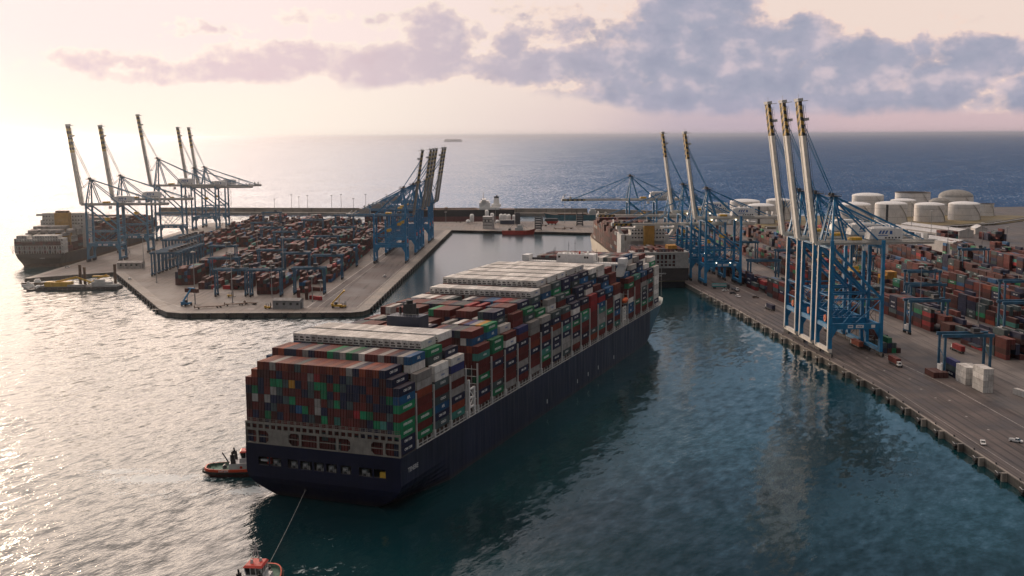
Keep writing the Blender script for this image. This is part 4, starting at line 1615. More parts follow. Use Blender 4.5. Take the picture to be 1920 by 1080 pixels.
for i in range(8):
    copy_thing(yg, (-323, 1020 + i * 11.2, QZ), 0, 'blue yard gantry parked in the dense rank on the left, %s from front' % nth(i + 1), 'parked yard gantries')
for i in range(6):
    copy_thing(yg, (-352, 1150 + i * 11.2, QZ), 0, 'blue yard gantry parked in the second rank behind, %s from front' % nth(i + 1), 'parked yard gantries')

# ---------------------------------------------------------------- the right shore's yard
random.seed(33)


def rbox(e, y, q, ch, label, dx=0., reef=False, word=None):
    a = edge_rot(y)
    add_box((edge_x(y) + e, y + dx, QZ + q * TIER * .985), a, ch, label, 12.19, reef, word)


# the white blocks by the road
for k in range(2):
    for q in range(4):
        add_box((226.6 + 2.5 * k, 541, QZ + q * TIER), R(1), 'W', 'white container in the tall block nearest the right quay road, %s column, %s tier' % (nth(k + 1), nth(q + 1)), 12.19, False, None)
for k in range(5):
    for q in range(3 if k < 3 else 2):
        ch = 'W' if k in (0, 1, 2) and q < 4 else 'O'
        if k > 2:
            ch = 'O'
        add_box((225.2 + 2.55 * k, 558.5, QZ + q * TIER), R(1), ch, '%s container in the block behind the nearest white one, %s column, %s tier' % (CNAME[ch], nth(k + 1), nth(q + 1)), 12.19, False, None)
for q in range(3):
    add_box((226, 574, QZ + q * TIER), R(1), 'NKP'[q], '%s container behind the near white blocks, %s tier' % (CNAME['NKP'[q]], nth(q + 1)), 12.19, False, WORDS['N'] if q == 0 else None)
for k in range(3):
    add_box((215.5 + 2.6 * k, 575, QZ), R(1), 'D', 'dark-brown container on the ground beside the near yard gantry, %s from left' % nth(k + 1))
add_box((241.5, 527, QZ), R(14), 'W', 'single white container lying by itself near the right edge')
for k in range(4):
    for q in range((2, 3, 2, 1)[k]):
        ch = 'NKDNGKDKN'[(k * 2 + q) % 9]
        add_box((211 + 2.6 * k, 642, QZ + q * TIER), R(4), ch, '%s container in the low dark stack beside the near cranes, %s column, %s tier' % (CNAME[ch], nth(k + 1), nth(q + 1)))
for k in range(4):
    for q in range((1, 3, 1, 2)[k]):
        ch = 'KNDRNK'[(k + q) % 6]
        add_box((212 + 2.6 * k, 668, QZ + q * TIER), R(4), ch, '%s container in the second dark stack beside the near cranes, %s column, %s tier' % (CNAME[ch], nth(k + 1), nth(q + 1)))
RL = [(46, 720, 1330, .62), (98, 620, 1400, .72), (148, 600, 1420, .78), (198, 640, 1440, .8), (252, 700, 1440, .8), (305, 760, 1400, .8), (358, 860, 1330, .8), (411, 960, 1330, .75), (464, 1060, 1330, .75)]
for li, (e, y0, y1, dens) in enumerate(RL):
    y, n, hb = y0, 0, 3
    while y < y1:
        n += 1
        if n % 3 == 1:
            hb = random.choice((2, 3, 3, 4, 4, 5)) if random.random() < dens + .3 else 2
        x = edge_x(y) + e
        if x > .475 * y + 25 or (li > 3 and 1180 < y < 1300 and e < 420):
            y += 13.2
            continue
        far = y > 1000
        blockc = random.choice('DNRDDKRNDRN')
        for k in range(6):
            t = max(0, min(5, hb + random.choice((-1, 0, 0, 0, 1)))) if hb else 0
            if random.random() > dens + .12:
                t = 0
            for q in range(t):
                if q < t - 2 and 0 < k < 5 and random.random() < .8:
                    continue
                ch = random.choice('RRRRRRDDDDDDDDNNNNNNKKKKGrOBDDRT') if random.random() < .7 else blockc
                rbox(e + 2.6 * k, y, q, ch, '%s container in %s yard lane from right quay, %s row, %s stack, %s tier' % (CNAME[ch], nth(li + 1), nth(n), nth(k + 1), nth(q + 1)),
                     0., False, WORDS.get(ch) if k == 0 and random.random() < .4 else None)
        y += 13.2
# the yellow pile near the right edge
for k in range(4):
    for q in range(5 if k else 4):
        rbox(148 + 2.6 * k, 905, q, 'Y', 'yellow container in the tall yellow block by the right edge, %s column, %s tier' % (nth(k + 1), nth(q + 1)))

rs = [(221.5, 578, R(1), 'blue yard gantry straddling the white blocks near the right edge'), (272, 774, R(5), 'blue yard gantry beyond the near cranes, over brown boxes'),
      (297, 850, R(5), 'blue yard gantry at the right, behind two others'), (195, 930, R(5), 'blue yard gantry beside the moored ship berth'),
      (343, 790, R(5), 'bright blue yard gantry at the right edge'), (236, 1010, R(5), 'far blue yard gantry behind the near cranes'), (212, 1090, R(5), 'far blue yard gantry behind the raised boom crane'),
      (400, 1010, R(5), 'far blue yard gantry among the rear rows on the right'), (282, 960, R(5), 'blue yard gantry far behind the landward crane legs'), (330, 1090, R(5), 'far blue yard gantry in front of the white warehouse'),
      (246, 700, R(4), 'blue yard gantry right of the low dark stacks'), (300, 690, R(3), 'blue yard gantry in the third lane near the right edge')]
for x, y, a, lab in rs:
    copy_thing(yg, (x, y, QZ), a, lab)

# ---------------------------------------------------------------- storage tanks
def tank(px0, px1, ytop, ybase, roof, label, strip_at=None, ybfix=None):
    g = G((px0 + px1) / 2, ybase)
    r = (px1 - px0) / 2 * g.y / F
    cy = g.y + r * .9
    cx = g.x * cy / g.y
    sc = cy / F
    d = _fw * 0
    zt = CAMH + (250.5 - ytop) * cy / F * 1.0
    hgt = zt - QZ
    t = thing('storage_tank', label, 'storage tank', (cx, cy, QZ), 0, 'white storage tanks')
    m = MB()
    prof = [(r, 0), (r, hgt)]
    m.lathe(prof, 64)
    m.build('wall', paint('tank_white', (.66, .62, .58), .6, .08, .12, (.30, .24, .18), .35), t, True)
    for zz in (.36, .78):
        m = MB()
        m.lathe([(r, hgt * zz), (r + .18, hgt * zz), (r + .18, hgt * zz + .3), (r, hgt * zz + .3)], 64)
        m.build('hoop', M_grey, t)
    m = MB()
    if roof == 'open':
        m.lathe([(r, hgt), (r + .4, hgt), (r + .4, hgt + .4), (r - .5, hgt + .4), (r - .5, hgt - 4), (.01, hgt - 4.2)], 48)
        m.build('rim', paint('tank_roof_rust', (.14, .11, .09), .8), t)
    else:
        rise = r * (.42 if roof == 'dome' else .17)
        m.lathe([(r * math.cos(a), hgt + rise * math.sin(a)) for a in [k * math.pi / 2 / 8 for k in range(9)]][:-1] + [(.01, hgt + rise)], 48)
        m.build('roof', paint('tank_dome_grey', (.23, .22, .20), .7) if roof == 'dome' else M_white, t, True)
    m = MB()
    for k in range(60):
        a = 2 * math.pi * k / 60
        m.cyl((r * math.cos(a), r * math.sin(a), hgt), (r * math.cos(a), r * math.sin(a), hgt + 1.1), .05, n=4)
    m.lathe([(r, hgt + 1.05), (r + .06, hgt + 1.1), (r, hgt + 1.15)], 48)
    m.build('railing', M_lgrey, t)
    if strip_at is not None:
        m = MB()
        a = -math.pi / 2 + strip_at
        x, y = (r + .1) * math.cos(a), (r + .1) * math.sin(a)
        ux, uy = -math.sin(a), math.cos(a)
        m.hexa([(x - ux * 1.6, y - uy * 1.6, 0), (x + ux * 1.6, y + uy * 1.6, 0), (x + ux * 1.6 + .3, y + uy * 1.6 + .9, 0), (x - ux * 1.6 + .3, y - uy * 1.6 + .9, 0),
                (x - ux * 1.6, y - uy * 1.6, hgt), (x + ux * 1.6, y + uy * 1.6, hgt), (x + ux * 1.6 + .3, y + uy * 1.6 + .9, hgt), (x - ux * 1.6 + .3, y - uy * 1.6 + .9, hgt)])
        m.build('stair_tower', M_dark, t)
    m = MB()
    for k in range(24):
        a0 = -math.pi / 2 + .2 + k * .045
        a1 = a0 + .045
        z0, z1 = hgt * (1 - k / 24.), hgt * (1 - (k + 1) / 24.)
        m.beam(((r + .5) * math.cos(a0), (r + .5) * math.sin(a0), z0), ((r + .5) * math.cos(a1), (r + .5) * math.sin(a1), z1), .9, .25)
    m.build('spiral_stair', M_lgrey, t)


tank(1368, 1424, 376, 412, 'cone', 'white storage tank behind the raised-boom crane, leftmost of all the tanks')
tank(1400, 1452, 384, 421, 'cone', 'white storage tank with dark stair strip, left of the three near booms', -.35)
tank(1436, 1482, 374, 414, 'cone', 'white storage tank half hidden behind the three near booms', .2)
tank(1597, 1655, 366, 404, 'cone', 'white storage tank right behind the near crane apex, standing highest on its left')
tank(1572, 1632, 383, 414, 'cone', 'low white storage tank partly behind the near crane stays')
tank(1640, 1699, 382, 421, 'cone', 'big white storage tank with a dark upright strip, above the machinery house', -.55)
tank(1669, 1716, 376, 408, 'cone', 'white storage tank wedged between the strip tank and the open one')
tank(1678, 1742, 361, 400, 'open', 'broad white storage tank with open rusty top')
tank(1714, 1769, 384, 418, 'cone', 'white storage tank with two hoop lines, left of the pair in front')
tank(1742, 1783, 379, 405, 'dome', 'small storage tank with dark domed roof between bigger ones')
tank(1759, 1822, 369, 405, 'dome', 'white storage tank with big grey dome')
tank(1778, 1835, 383, 415, 'cone', 'white storage tank in front of the grey-domed one')
tank(1837, 1862, 383, 407, 'open', 'narrow white storage tank with open top, rightmost of all')

# ---------------------------------------------------------------- buildings
def shed(name, label, loc, rz, w, d, h, roofrise, mw, mr, door=True, group=None, cat='building'):
    t = thing(name, label, cat, loc, rz, group)
    m = MB()
    m.box(-w / 2, w / 2, -d / 2, d / 2, 0, h)
    for sx in (-1, 1):
        b = len(m.v)
        m.v.extend([(sx * w / 2, -d / 2, h), (sx * w / 2, d / 2, h), (sx * w / 2, 0, h + roofrise)])
        m.f.append((b, b + 1, b + 2))
        m.m.append(0)
    m.build('wall', mw, t)
    m = MB()
    for sy in (-1, 1):
        m.hexa([(-w / 2 - .4, sy * (d / 2 + .4), h - .1), (w / 2 + .4, sy * (d / 2 + .4), h - .1), (w / 2 + .4, 0, h + roofrise), (-w / 2 - .4, 0, h + roofrise),
                (-w / 2 - .4, sy * (d / 2 + .4), h + .15), (w / 2 + .4, sy * (d / 2 + .4), h + .15), (w / 2 + .4, 0, h + roofrise + .25), (-w / 2 - .4, 0, h + roofrise + .25)])
    k = -w / 2
    while k < w / 2:
        for sy in (-1, 1):
            m.beam((k, sy * d / 2, h + .2), (k, 0, h + roofrise + .3), .3, .15)
        k += 3
    m.build('roof', mr, t)
    if door:
        m = MB()
        m.box(w / 2 - .02, w / 2 + .06, -d * .3, d * .05, 0, h * .75)
        m.build('door', M_dark, t)
        for k in range(int(w / 5)):
            x = -w / 2 + 2.5 + k * 5
            m = MB()
            m.box(x, x + 1.8, -d / 2 - .05, -d / 2 + .02, h * .5, h * .78)
            m.build('window', M_glass, t)
    return t


M_roofw = paint('pale_sheet_roof', (.55, .53, .51), .5, .12, .2, (.28, .22, .18), .45)
M_wallw = paint('rendered_wall', (.50, .46, .42), .7, .1, .2, (.28, .22, .17), .35)
g = G(538, 580)
shed('shed', 'grey flat-roofed shed on the pier head', (g.x, g.y + 5, QZ), R(-6), 20, 10, 6.2, 1.2, paint('shed_grey', (.22, .22, .22), .65, .12, .2), paint('shed_roof', (.20, .19, .18), .7), True)
g = G(243, 504)
shed('shed', 'low grey shed under the leftmost hazy crane', (g.x, g.y + 5, QZ), 0, 23, 11, 5.6, 1.4, paint('shed_pale', (.30, .28, .26), .7), paint('shed_roof_pale', (.30, .27, .25), .7), True)
g = G(1800, 478)
shed('warehouse', 'white terminal building with dark doorway among the right yard boxes', (g.x - 6, g.y + 40, QZ), R(90 + 12), 84, 24, 13, 2.2, M_wallw, M_roofw, True)
for i, (px, py, L, w) in enumerate(((1700, 452, 150, 22), (1740, 448, 150, 22), (1672, 450, 140, 20), (1790, 446, 120, 20))):
    g = G(px, py)
    shed('warehouse', 'long white-roofed warehouse below the storage tanks, %s of four' % ('first', 'second', 'third', 'last')[i], (g.x, g.y + 60, QZ), R(90 + 14), L, w, 8, 2.0, M_wallw, M_roofw, True, 'long warehouses')
g = G(1820, 420)
shed('shed', 'small shed with pale peaked roof at the foot of the tank bank', (g.x - 50, g.y - 150, QZ), R(80), 26, 14, 7, 3.5, M_wallw, M_roofw, False)
g = G(916, 429)
b = shed('office_block', 'pale three-storey block standing on the basin end quay', (g.x, g.y + 6, QZ), R(-15), 13, 11, 16, .6, M_wallw, M_roofw, True)
m = MB()
for z in (4, 8, 12):
    m.box(-6.4, 6.4, -5.58, -5.5, z, z + 1.5)
m.build('window_band', paint('window_band_grey', (.20, .18, .17), .6), b)
# the white vessels of the cement works on the basin quay
for i, (px, py, rr, hh) in enumerate(((878, 420, 3.2, 6.5), (885, 418, 3.0, 13), (913, 415, 2.6, 17), (923, 416, 2.8, 13), (933, 420, 3.0, 6), (940, 418, 3.0, 13), (947, 418, 2.8, 13), (954, 417, 2.8, 12), (964, 417, 2.6, 11))):
    g = G(px, py)
    t = thing('silo', 'white domed silo on the basin end quay, %s from the left' % nth(i + 1), 'silo', (g.x, g.y, QZ), 0, 'white silos on the basin quay')
    m = MB()
    m.lathe([(rr * .7, 1.5), (rr, 2.5), (rr, hh - rr), (rr * .9, hh - rr * .45), (rr * .6, hh - rr * .1), (.01, hh)], 20)
    m.build('drum', M_white, t, True)
    m = MB()
    for a in range(4):
        x, y = rr * .8 * math.cos(a * math.pi / 2 + .8), rr * .8 * math.sin(a * math.pi / 2 + .8)
        m.box(x - .2, x + .2, y - .2, y + .2, 0, 2.6)
    m.build('support', M_lgrey, t)
g = G(962, 420)
t = thing('container_office', 'dark blue low cabin block on the basin quay', 'cabin', (g.x, g.y, QZ))
m = MB()
m.box(-18, 2, -4, 4, 0, 5.5)
m.build('cabin_body', paint('cabin_navy', (.03, .035, .06), .6), t)
m = MB()
m.box(3, 10, -4, 4, 0, 15)
m.box(3.5, 9.5, -3.5, 3.5, 15, 16)
m.build('tower', paint('tower_dark', (.05, .05, .055), .7), t)
m = MB()
m.box(-18.3, 2.3, -4.3, 4.3, 5.5, 5.8)
m.build('roof', M_lgrey, t)


def loader_tower(px, py, label, reel):
    g = G(px, py)
    t = thing('loader_tower', label, 'machine', (g.x, g.y, QZ))
    m = MB()
    for sx in (-1, 1):
        for sy in (-1, 1):
            m.box(sx * 4 - .6, sx * 4 + .6, sy * 3 - .6, sy * 3 + .6, 0, 18)
    for k in range(5):
        m.box(-4.6, 4.6, -3.6, 3.6, 3.2 * k + 1.6, 3.2 * k + 3.6)
    m.build('frame', M_dark, t)
    m = MB()
    for k in range(5):
        m.box(-4.2, 4.2, -3.68, -3.6, 3.2 * k + 3.7, 3.2 * k + 4.0)
    m.build('walkway', M_lgrey, t)
    if reel:
        m = MB()
        m.cyl((5.2, 0, 12.5), (6.4, 0, 12.5), 5.5, n=24)
        m.build('reel', M_black, t)
    return t


loader_tower(1009, 431, 'dark slatted tower with a big black reel on the basin quay', True)
loader_tower(1087, 423, 'dark blue slatted tower near the right end of the basin quay', False)
g = G(1035, 421)
t = thing('mobile_hopper', 'red hopper machine parked on the basin quay', 'machine', (g.x, g.y, QZ))
m = MB()
m.hexa([(-6, -3, 1.5), (6, -3, 1.5), (6, 3, 1.5), (-6, 3, 1.5), (-9, -4, 5), (9, -4, 5), (9, 4, 5), (-9, 4, 5)])
m.build('hopper', M_red, t)
m = MB()
m.box(-10, 8, -4, 4, 5, 8.4)
m.build('canopy', M_black, t)
for x in (-5, 0, 5):
    m = MB()
    m.cyl((x, -3, .8), (x, 3, .8), .8, n=10)
    m.build('wheel', M_rubber, t)
# rubble of gear along the quays: lorry trailers and spreader frames
for i, (px, py, w) in enumerate(((1050, 430, 16), (1066, 429, 12), (860, 417, 9), (1020, 424, 8), (393, 578, 22), (470, 571, 10), (440, 573, 15))):
    g = G(px, py)
    t = thing('trailer', 'empty flat lorry trailer standing on the quay, %s of seven' % nth(i + 1), 'trailer', (g.x, g.y, QZ), R(random.uniform(-25, 25)), 'empty trailers')
    m = MB()
    m.box(-w / 2, w / 2, -1.2, 1.2, 1.2, 1.6)
    m.box(-w / 2, -w / 2 + .5, -1.2, 1.2, 1.6, 2.8)
    for k in range(5):
        m.box(-w / 2 + k * w / 5, -w / 2 + k * w / 5 + .3, -1.4, 1.4, .9, 1.25)
    m.build('bed', M_rust, t)
    for x in (-w * .35, w * .25, w * .36):
        for sy in (-1, 1):
            m = MB()
            m.cyl((x, sy * 1.2 - .2, .55), (x, sy * 1.2 + .2, .55), .55, n=10)
            m.build('wheel', M_rubber, t)

# ---------------------------------------------------------------- light masts
LM = [('on the pier head', [(366, 570, 464), (436, 567, 466), (510, 557, 483), (294, 530, 427), (484, 500, 425), (426, 527, 447), (532, 520, 437), (345, 480, 410), (586, 566, 512), (270, 505, 432), (601, 548, 541)]),
      ('on the breakwater', [(547, 396, 358), (561, 396, 362), (577, 396, 360), (622, 395, 360), (640, 395, 358), (663, 395, 366), (686, 394, 358), (725, 394, 359), (515, 397, 366), (903, 400, 368)]),
      ('on the basin end quay', [(1059, 418, 361), (929, 420, 385), (836, 418, 392)]),
      ('in the right yard', [(1834, 606, 518), (1776, 480, 425), (1812, 505, 428), (1840, 480, 418), (1887, 470, 426), (1920, 480, 415), (1724, 600, 500), (1708, 440, 380), (1745, 450, 395)])]
M_pole = paint('galvanised_pole', (.28, .27, .26), .5, .1, .5)
for place, lst in LM:
    for i, (px, py, ty) in enumerate(lst):
        z0 = 4.2 if 'breakwater' in place else QZ
        g = G(px, py, z0)
        hh = CAMH + (250.5 - ty) * g.y / F - z0
        hh = max(10, min(hh, 48))
        t = thing('light_mast', 'tall thin light mast %s, %s of its row from nearest' % (place, nth(i + 1)), 'light mast', (g.x, g.y, z0), 0, 'light masts ' + place)
        m = MB()
        m.cyl((0, 0, 0), (0, 0, hh), .42, .22, 8)
        m.box(-.7, .7, -.7, .7, 0, .6)
        m.build('pole', M_pole, t)
        m = MB()
        m.cyl((0, 0, hh - .4), (0, 0, hh), 1.5, n=10)
        for k in range(6):
            a = k * math.pi / 3
            m.box(1.5 * math.cos(a) - .35, 1.5 * math.cos(a) + .35, 1.5 * math.sin(a) - .35, 1.5 * math.sin(a) + .35, hh - .9, hh - .2)
        m.build('lamp_head', M_lgrey, t)

# ---------------------------------------------------------------- vehicles
def car(label, loc, rz, mat, kind='pickup'):
    t = thing('pickup_truck' if kind == 'pickup' else 'car', label, 'pickup' if kind == 'pickup' else 'car', loc, rz, 'small vehicles')
    L, W = 5.2, 1.9
    m = MB()
    prof = [(-L / 2, .45), (-L / 2, 1.0), (-L / 2 + .3, 1.08), (L / 2 - .3, 1.0), (L / 2, .85), (L / 2, .45)]
    rings = []
    for sy, k in ((-1, .94), (-.92, 1.), (.92, 1.), (1, .94)):
        rings.append([(x * k, sy * W / 2, z) for x, z in prof])
    m.loft(rings, 0, True, True, True)
    if kind == 'pickup':
        m.box(-L / 2 + .1, -.35, -W / 2 + .02, -W / 2 + .14, 1.0, 1.35)
        m.box(-L / 2 + .1, -.35, W / 2 - .14, W / 2 - .02, 1.0, 1.35)
        m.box(-L / 2 + .02, -L / 2 + .14, -W / 2 + .1, W / 2 - .1, 1.0, 1.35)
        x0, x1, x2, x3 = -.35, -.2, 1.0, 1.7
    else:
        x0, x1, x2, x3 = -2.3, -1.9, .7, 1.5
    m.build('body', mat, t)
    m = MB()
    m.hexa([(x0, -W / 2 + .12, 1.02), (x3, -W / 2 + .12, 1.0), (x3, W / 2 - .12, 1.0), (x0, W / 2 - .12, 1.02), (x1, -W / 2 + .28, 1.66), (x2, -W / 2 + .28, 1.66), (x2, W / 2 - .28, 1.66), (x1, W / 2 - .28, 1.66)])
    m.build('window', M_glass, t)
    m = MB()
    m.box(x1 + .02, x2 - .02, -W / 2 + .26, W / 2 - .26, 1.66, 1.74)
    for x in (x0 + .1, (x0 + x3) / 2 - .1):
        for sy in (-1, 1):
            m.beam((x, sy * (W / 2 - .12), 1.02), (x + (.1 if x < 0 else .05), sy * (W / 2 - .26), 1.68), .12, .1)
    m.build('roof', mat, t)
    for x in (-L * .31, L * .31):
        for sy in (-1, 1):
            m = MB()
            m.cyl((x, sy * (W / 2 - .05) - .13, .38), (x, sy * (W / 2 - .05) + .13, .38), .38, n=12)
            m.build('wheel', M_rubber, t)
    for sy in (-1, 1):
        m = MB()
        m.box(L / 2 - .12, L / 2 + .02, sy * .62 - .2, sy * .62 + .2, .7, .88)
        m.build('headlight', M_lgrey, t)
    return t


def at(px, py):
    g = G(px, py)
    return (g.x, g.y, QZ)


car('white pickup on the right quay road, the nearer to the water of two', at(1843, 833), R(-108), M_white)
car('white pickup with dark windows at the right edge of the quay road', at(1905, 829), R(-40), M_white)
car('small white van parked on the quay beside the moored ship', at(1384, 557), R(-75), M_white, 'car')
car('white car in front of the teal lorry on the quay', at(1360, 546), R(20), M_white, 'car')
car('dark car between the white van and the white car', at(1374, 551), R(10), M_dark, 'car')
car('dark red car on the quay road behind the near cranes', at(1417, 559), R(5), M_rust, 'car')
car('white pickup just left of the farthest near crane', at(1468, 562), R(-80), M_white)
car('small white car on the left pier apron', at(721, 519), R(80), M_white, 'car')
car('small white car on the left berth quay by the dark ship', at(126, 502), R(20), M_white, 'car')
car('small white van on the left pier corner', at(243, 524), R(120), M_white, 'car')
# the teal lorry
g = at(1350, 541)
t = thing('lorry', 'dark lorry with a teal box body on the quay beside the moored ship', 'lorry', g, R(-4))
m = MB()
m.box(-6.5, 5.2, -1.25, 1.25, 1.3, 4.1)
m.build('box_body', paint('lorry_teal', (.03, .19, .20), .55), t)
m = MB()
m.box(-6.4, 5.0, -1.28, -1.25, 2.5, 3.5)
m.build('side_panel', M_lgrey, t)
m = MB()
m.hexa([(5.5, -1.2, .8), (7.8, -1.2, .8), (7.8, 1.2, .8), (5.5, 1.2, .8), (5.5, -1.2, 3.3), (7.4, -1.2, 3.3), (7.4, 1.2, 3.3), (5.5, 1.2, 3.3)])
m.build('cab', M_dark, t)
for x in (-5, -3.8, 3.5, 6.7):
    for sy in (-1, 1):
        m = MB()
        m.cyl((x, sy * 1.05 - .2, .55), (x, sy * 1.05 + .2, .55), .55, n=10)
        m.build('wheel', M_rubber, t)


def reach_stacker(label, loc, rz, col, box=None):
    t = thing('reach_stacker', label, 'reach stacker', loc, rz)
    m = MB()
    m.box(-4, 3.6, -1.8, 1.8, 1.0, 2.4)
    m.box(-4.4, -2.4, -1.7, 1.7, 2.4, 3.4)
    m.build('chassis', col, t)
    m = MB()
    m.box(-1.8, .4, -1.1, 1.1, 2.4, 4.4)
    m.build('cab', M_glass, t)
    m = MB()
    m.beam((-3.4, 0, 3.6), (5.6, 0, 12.5), .8, 1.0)
    m.box(4.8, 6.0, -3.2, 3.2, 12.0, 12.7)
    m.beam((1.5, .7, 2.4), (1.8, .3, 8.6), .35, .35)
    m.build('lifting_arm', col, t)
    for x in (-3, 2.8):
        for sy in (-1, 1):
            m = MB()
            m.cyl((x, sy * 1.9 - .35, .85), (x, sy * 1.9 + .35, .85), .85, n=12)
            m.build('wheel', M_rubber, t)
    return t


reach_stacker('blue reach stacker lifting a dark container at the left of the pier head', at(350, 573), R(60), M_blue)
c = at(350, 573)
add_box((c[0] + 2.9, c[1] + 4.9, QZ + 9.2), R(60 - 90 + 90), 'D', 'dark-brown container held up by the blue reach stacker on the pier head')
reach_stacker('yellow reach stacker with folded arm on the pier head apron', at(632, 577), R(10), M_yellow)
for i, (px, py) in enumerate(((502, 579), (432, 557), (643, 577))):
    t = thing('forklift', 'yellow forklift on the pier head, %s from left' % ('second', 'first', 'third')[i], 'forklift', at(px, py), R(20 * i), 'yellow forklifts')
    m = MB()
    m.box(-2.2, 2, -1.3, 1.3, .6, 1.8)
    m.box(-2.4, -.9, -1.2, 1.2, 1.8, 2.3)
    m.build('chassis', M_yellow, t)
    m = MB()
    for sx in (-1, .8):
        for sy in (-1, 1):
            m.box(sx - .08, sx + .08, sy - .08, sy + .08, 1.8, 3.6)
    m.box(-1.2, 1, -1.1, 1.1, 3.6, 3.75)
    m.build('cab_frame', M_dark, t)
    m = MB()
    for sy in (-.7, .7):
        m.box(2.1, 2.35, sy - .12, sy + .12, .3, 4.6)
        m.box(2.35, 4.2, sy - .12, sy + .12, .3, .45)
    m.build('mast', M_dark, t)
    for x in (-1.4, 1.4):
        for sy in (-1.2, 1.2):
            m = MB()
            m.cyl((x, sy - .2, .5), (x, sy + .2, .5), .5, n=10)
            m.build('wheel', M_rubber, t)


# ---------------------------------------------------------------- terminal tractors with boxes
def tractor(label, loc, rz, ch, boxlabel):
    t = thing('terminal_tractor', label, 'lorry', loc, rz, 'terminal tractors')
    m = MB()
    m.box(-7.4, 7.0, -1.2, 1.2, 1.05, 1.4)
    m.box(3.2, 7.2, -1.1, 1.1, .7, 1.2)
    m.build('chassis', M_dark, t)
    m = MB()
    m.hexa([(5.0, -1.2, 1.2), (7.3, -1.2, 1.2), (7.3, .6, 1.2), (5.0, .6, 1.2), (5.0, -1.2, 3.1), (6.9, -1.2, 3.1), (6.9, .6, 3.1), (5.0, .6, 3.1)])
    c = m.build('cab', M_white, t)
    m = MB()
    m.hexa([(7.12, -1.0, 2.1), (7.15, -1.0, 2.1), (7.15, .4, 2.1), (7.12, .4, 2.1), (6.93, -1.0, 2.95), (6.98, -1.0, 2.95), (6.98, .4, 2.95), (6.93, .4, 2.95)])
    m.box(5.4, 6.6, -1.23, -1.2, 2.1, 2.9)
    m.build('window', M_glass, c)
    for x in (-6.2, -5.0, 3.9, 6.4):
        for sy in (-1, 1):
            m = MB()
            m.cyl((x, sy * 1.05 - .2, .52), (x, sy * 1.05 + .2, .52), .52, n=10)
            m.build('wheel', M_rubber, t)
    if ch:
        d = Vector((math.cos(rz), math.sin(rz)))
        add_box((loc[0] - 1.6 * d.x, loc[1] - 1.6 * d.y, QZ + 1.42), rz - math.pi / 2, ch, boxlabel)


for (x, y, rz, ch, w) in ((201, 656, 95, 'O', 'under the landward legs of the near cranes'), (206, 602, -88, 'R', 'on the quay road in front of the near cranes'), (199, 705, 95, None, 'beyond the near cranes legs'),
                          (183, 800, 97, 'N', 'on the quay road left of the near cranes'), (178, 900, -84, None, 'near the moored ship crane legs'), (254, 640, 92, 'r', 'in the lane behind the low dark stack'),
                          (262, 742, -86, 'K', 'in the lane between the first yard rows')):
    tractor('white terminal tractor ' + ('with a box ' if ch else 'without load ') + w, (x, y, QZ), R(rz), ch, '%s container riding a tractor %s' % (CNAME.get(ch, ''), w))


# ---------------------------------------------------------------- tank farm surroundings
t = thing('bund_wall', 'low pale concrete wall in front of the storage tanks', 'wall', (0, 0, QZ))
m = MB()
bp = [(335, 1505), (480, 1496), (570, 1500), (650, 1545), (740, 1640)]
for a, b in zip(bp[:-1], bp[1:]):
    m.beam((*a, 1.9), (*b, 1.9), .6, 1.6)
m.build('wall', M_coping, t)
m = MB()
for a, b in zip(bp[:-1], bp[1:]):
    for k in range(12):
        q = Vector(a).lerp(Vector(b), k / 12)
        m.box(q.x - .45, q.x + .45, q.y - .8, q.y - .35, .6, 2.9)
m.build('buttress', M_coping, t)
t = thing('pipe_rack', 'rack of rusty and grey pipes running below the storage tanks', 'pipes', (0, 0, QZ))
for k, mt in enumerate((M_rust, M_lgrey, M_lgrey, M_grey)):
    m = MB()
    for a, b in zip(bp[:-1], bp[1:]):
        m.cyl((a[0], a[1] - 6 - 1.5 * k, 2.2), (b[0], b[1] - 6 - 1.5 * k, 2.2), .45, n=8)
    m.build('pipe', mt, t)
m = MB()
for a, b in zip(bp[:-1], bp[1:]):
    for k in range(9):
        q = Vector(a).lerp(Vector(b), k / 9)
        m.box(q.x - .2, q.x + .2, q.y - 12, q.y - 5, 0, 1.8)
m.build('support', M_grey, t)

bl = thing('bollard', 'dark mooring bollard on the right quay edge, first from the near end', 'bollard', (0, 0, 0), 0, 'mooring bollards')
m = MB()
m.lathe([(.01, 0), (.42, 0), (.42, .12), (.24, .2), (.22, .5), (.40, .62), (.40, .78), (.01, .85)], 12)
m.build('casting', M_black, bl, True)
m = MB()
m.box(-.6, .6, -.6, .6, 0, .06)
m.build('base_plate', M_dark, bl)
for i in range(27):
    y = 376 + 20 * i
    if i == 0:
        bl.location = (edge_x(y) + 1.0, y, QZ + .02)
    else:
        copy_thing(bl, (edge_x(y) + 1.0, y, QZ + .02), 0, 'dark mooring bollard on the right quay edge, %s from the near end' % nth(i + 1))

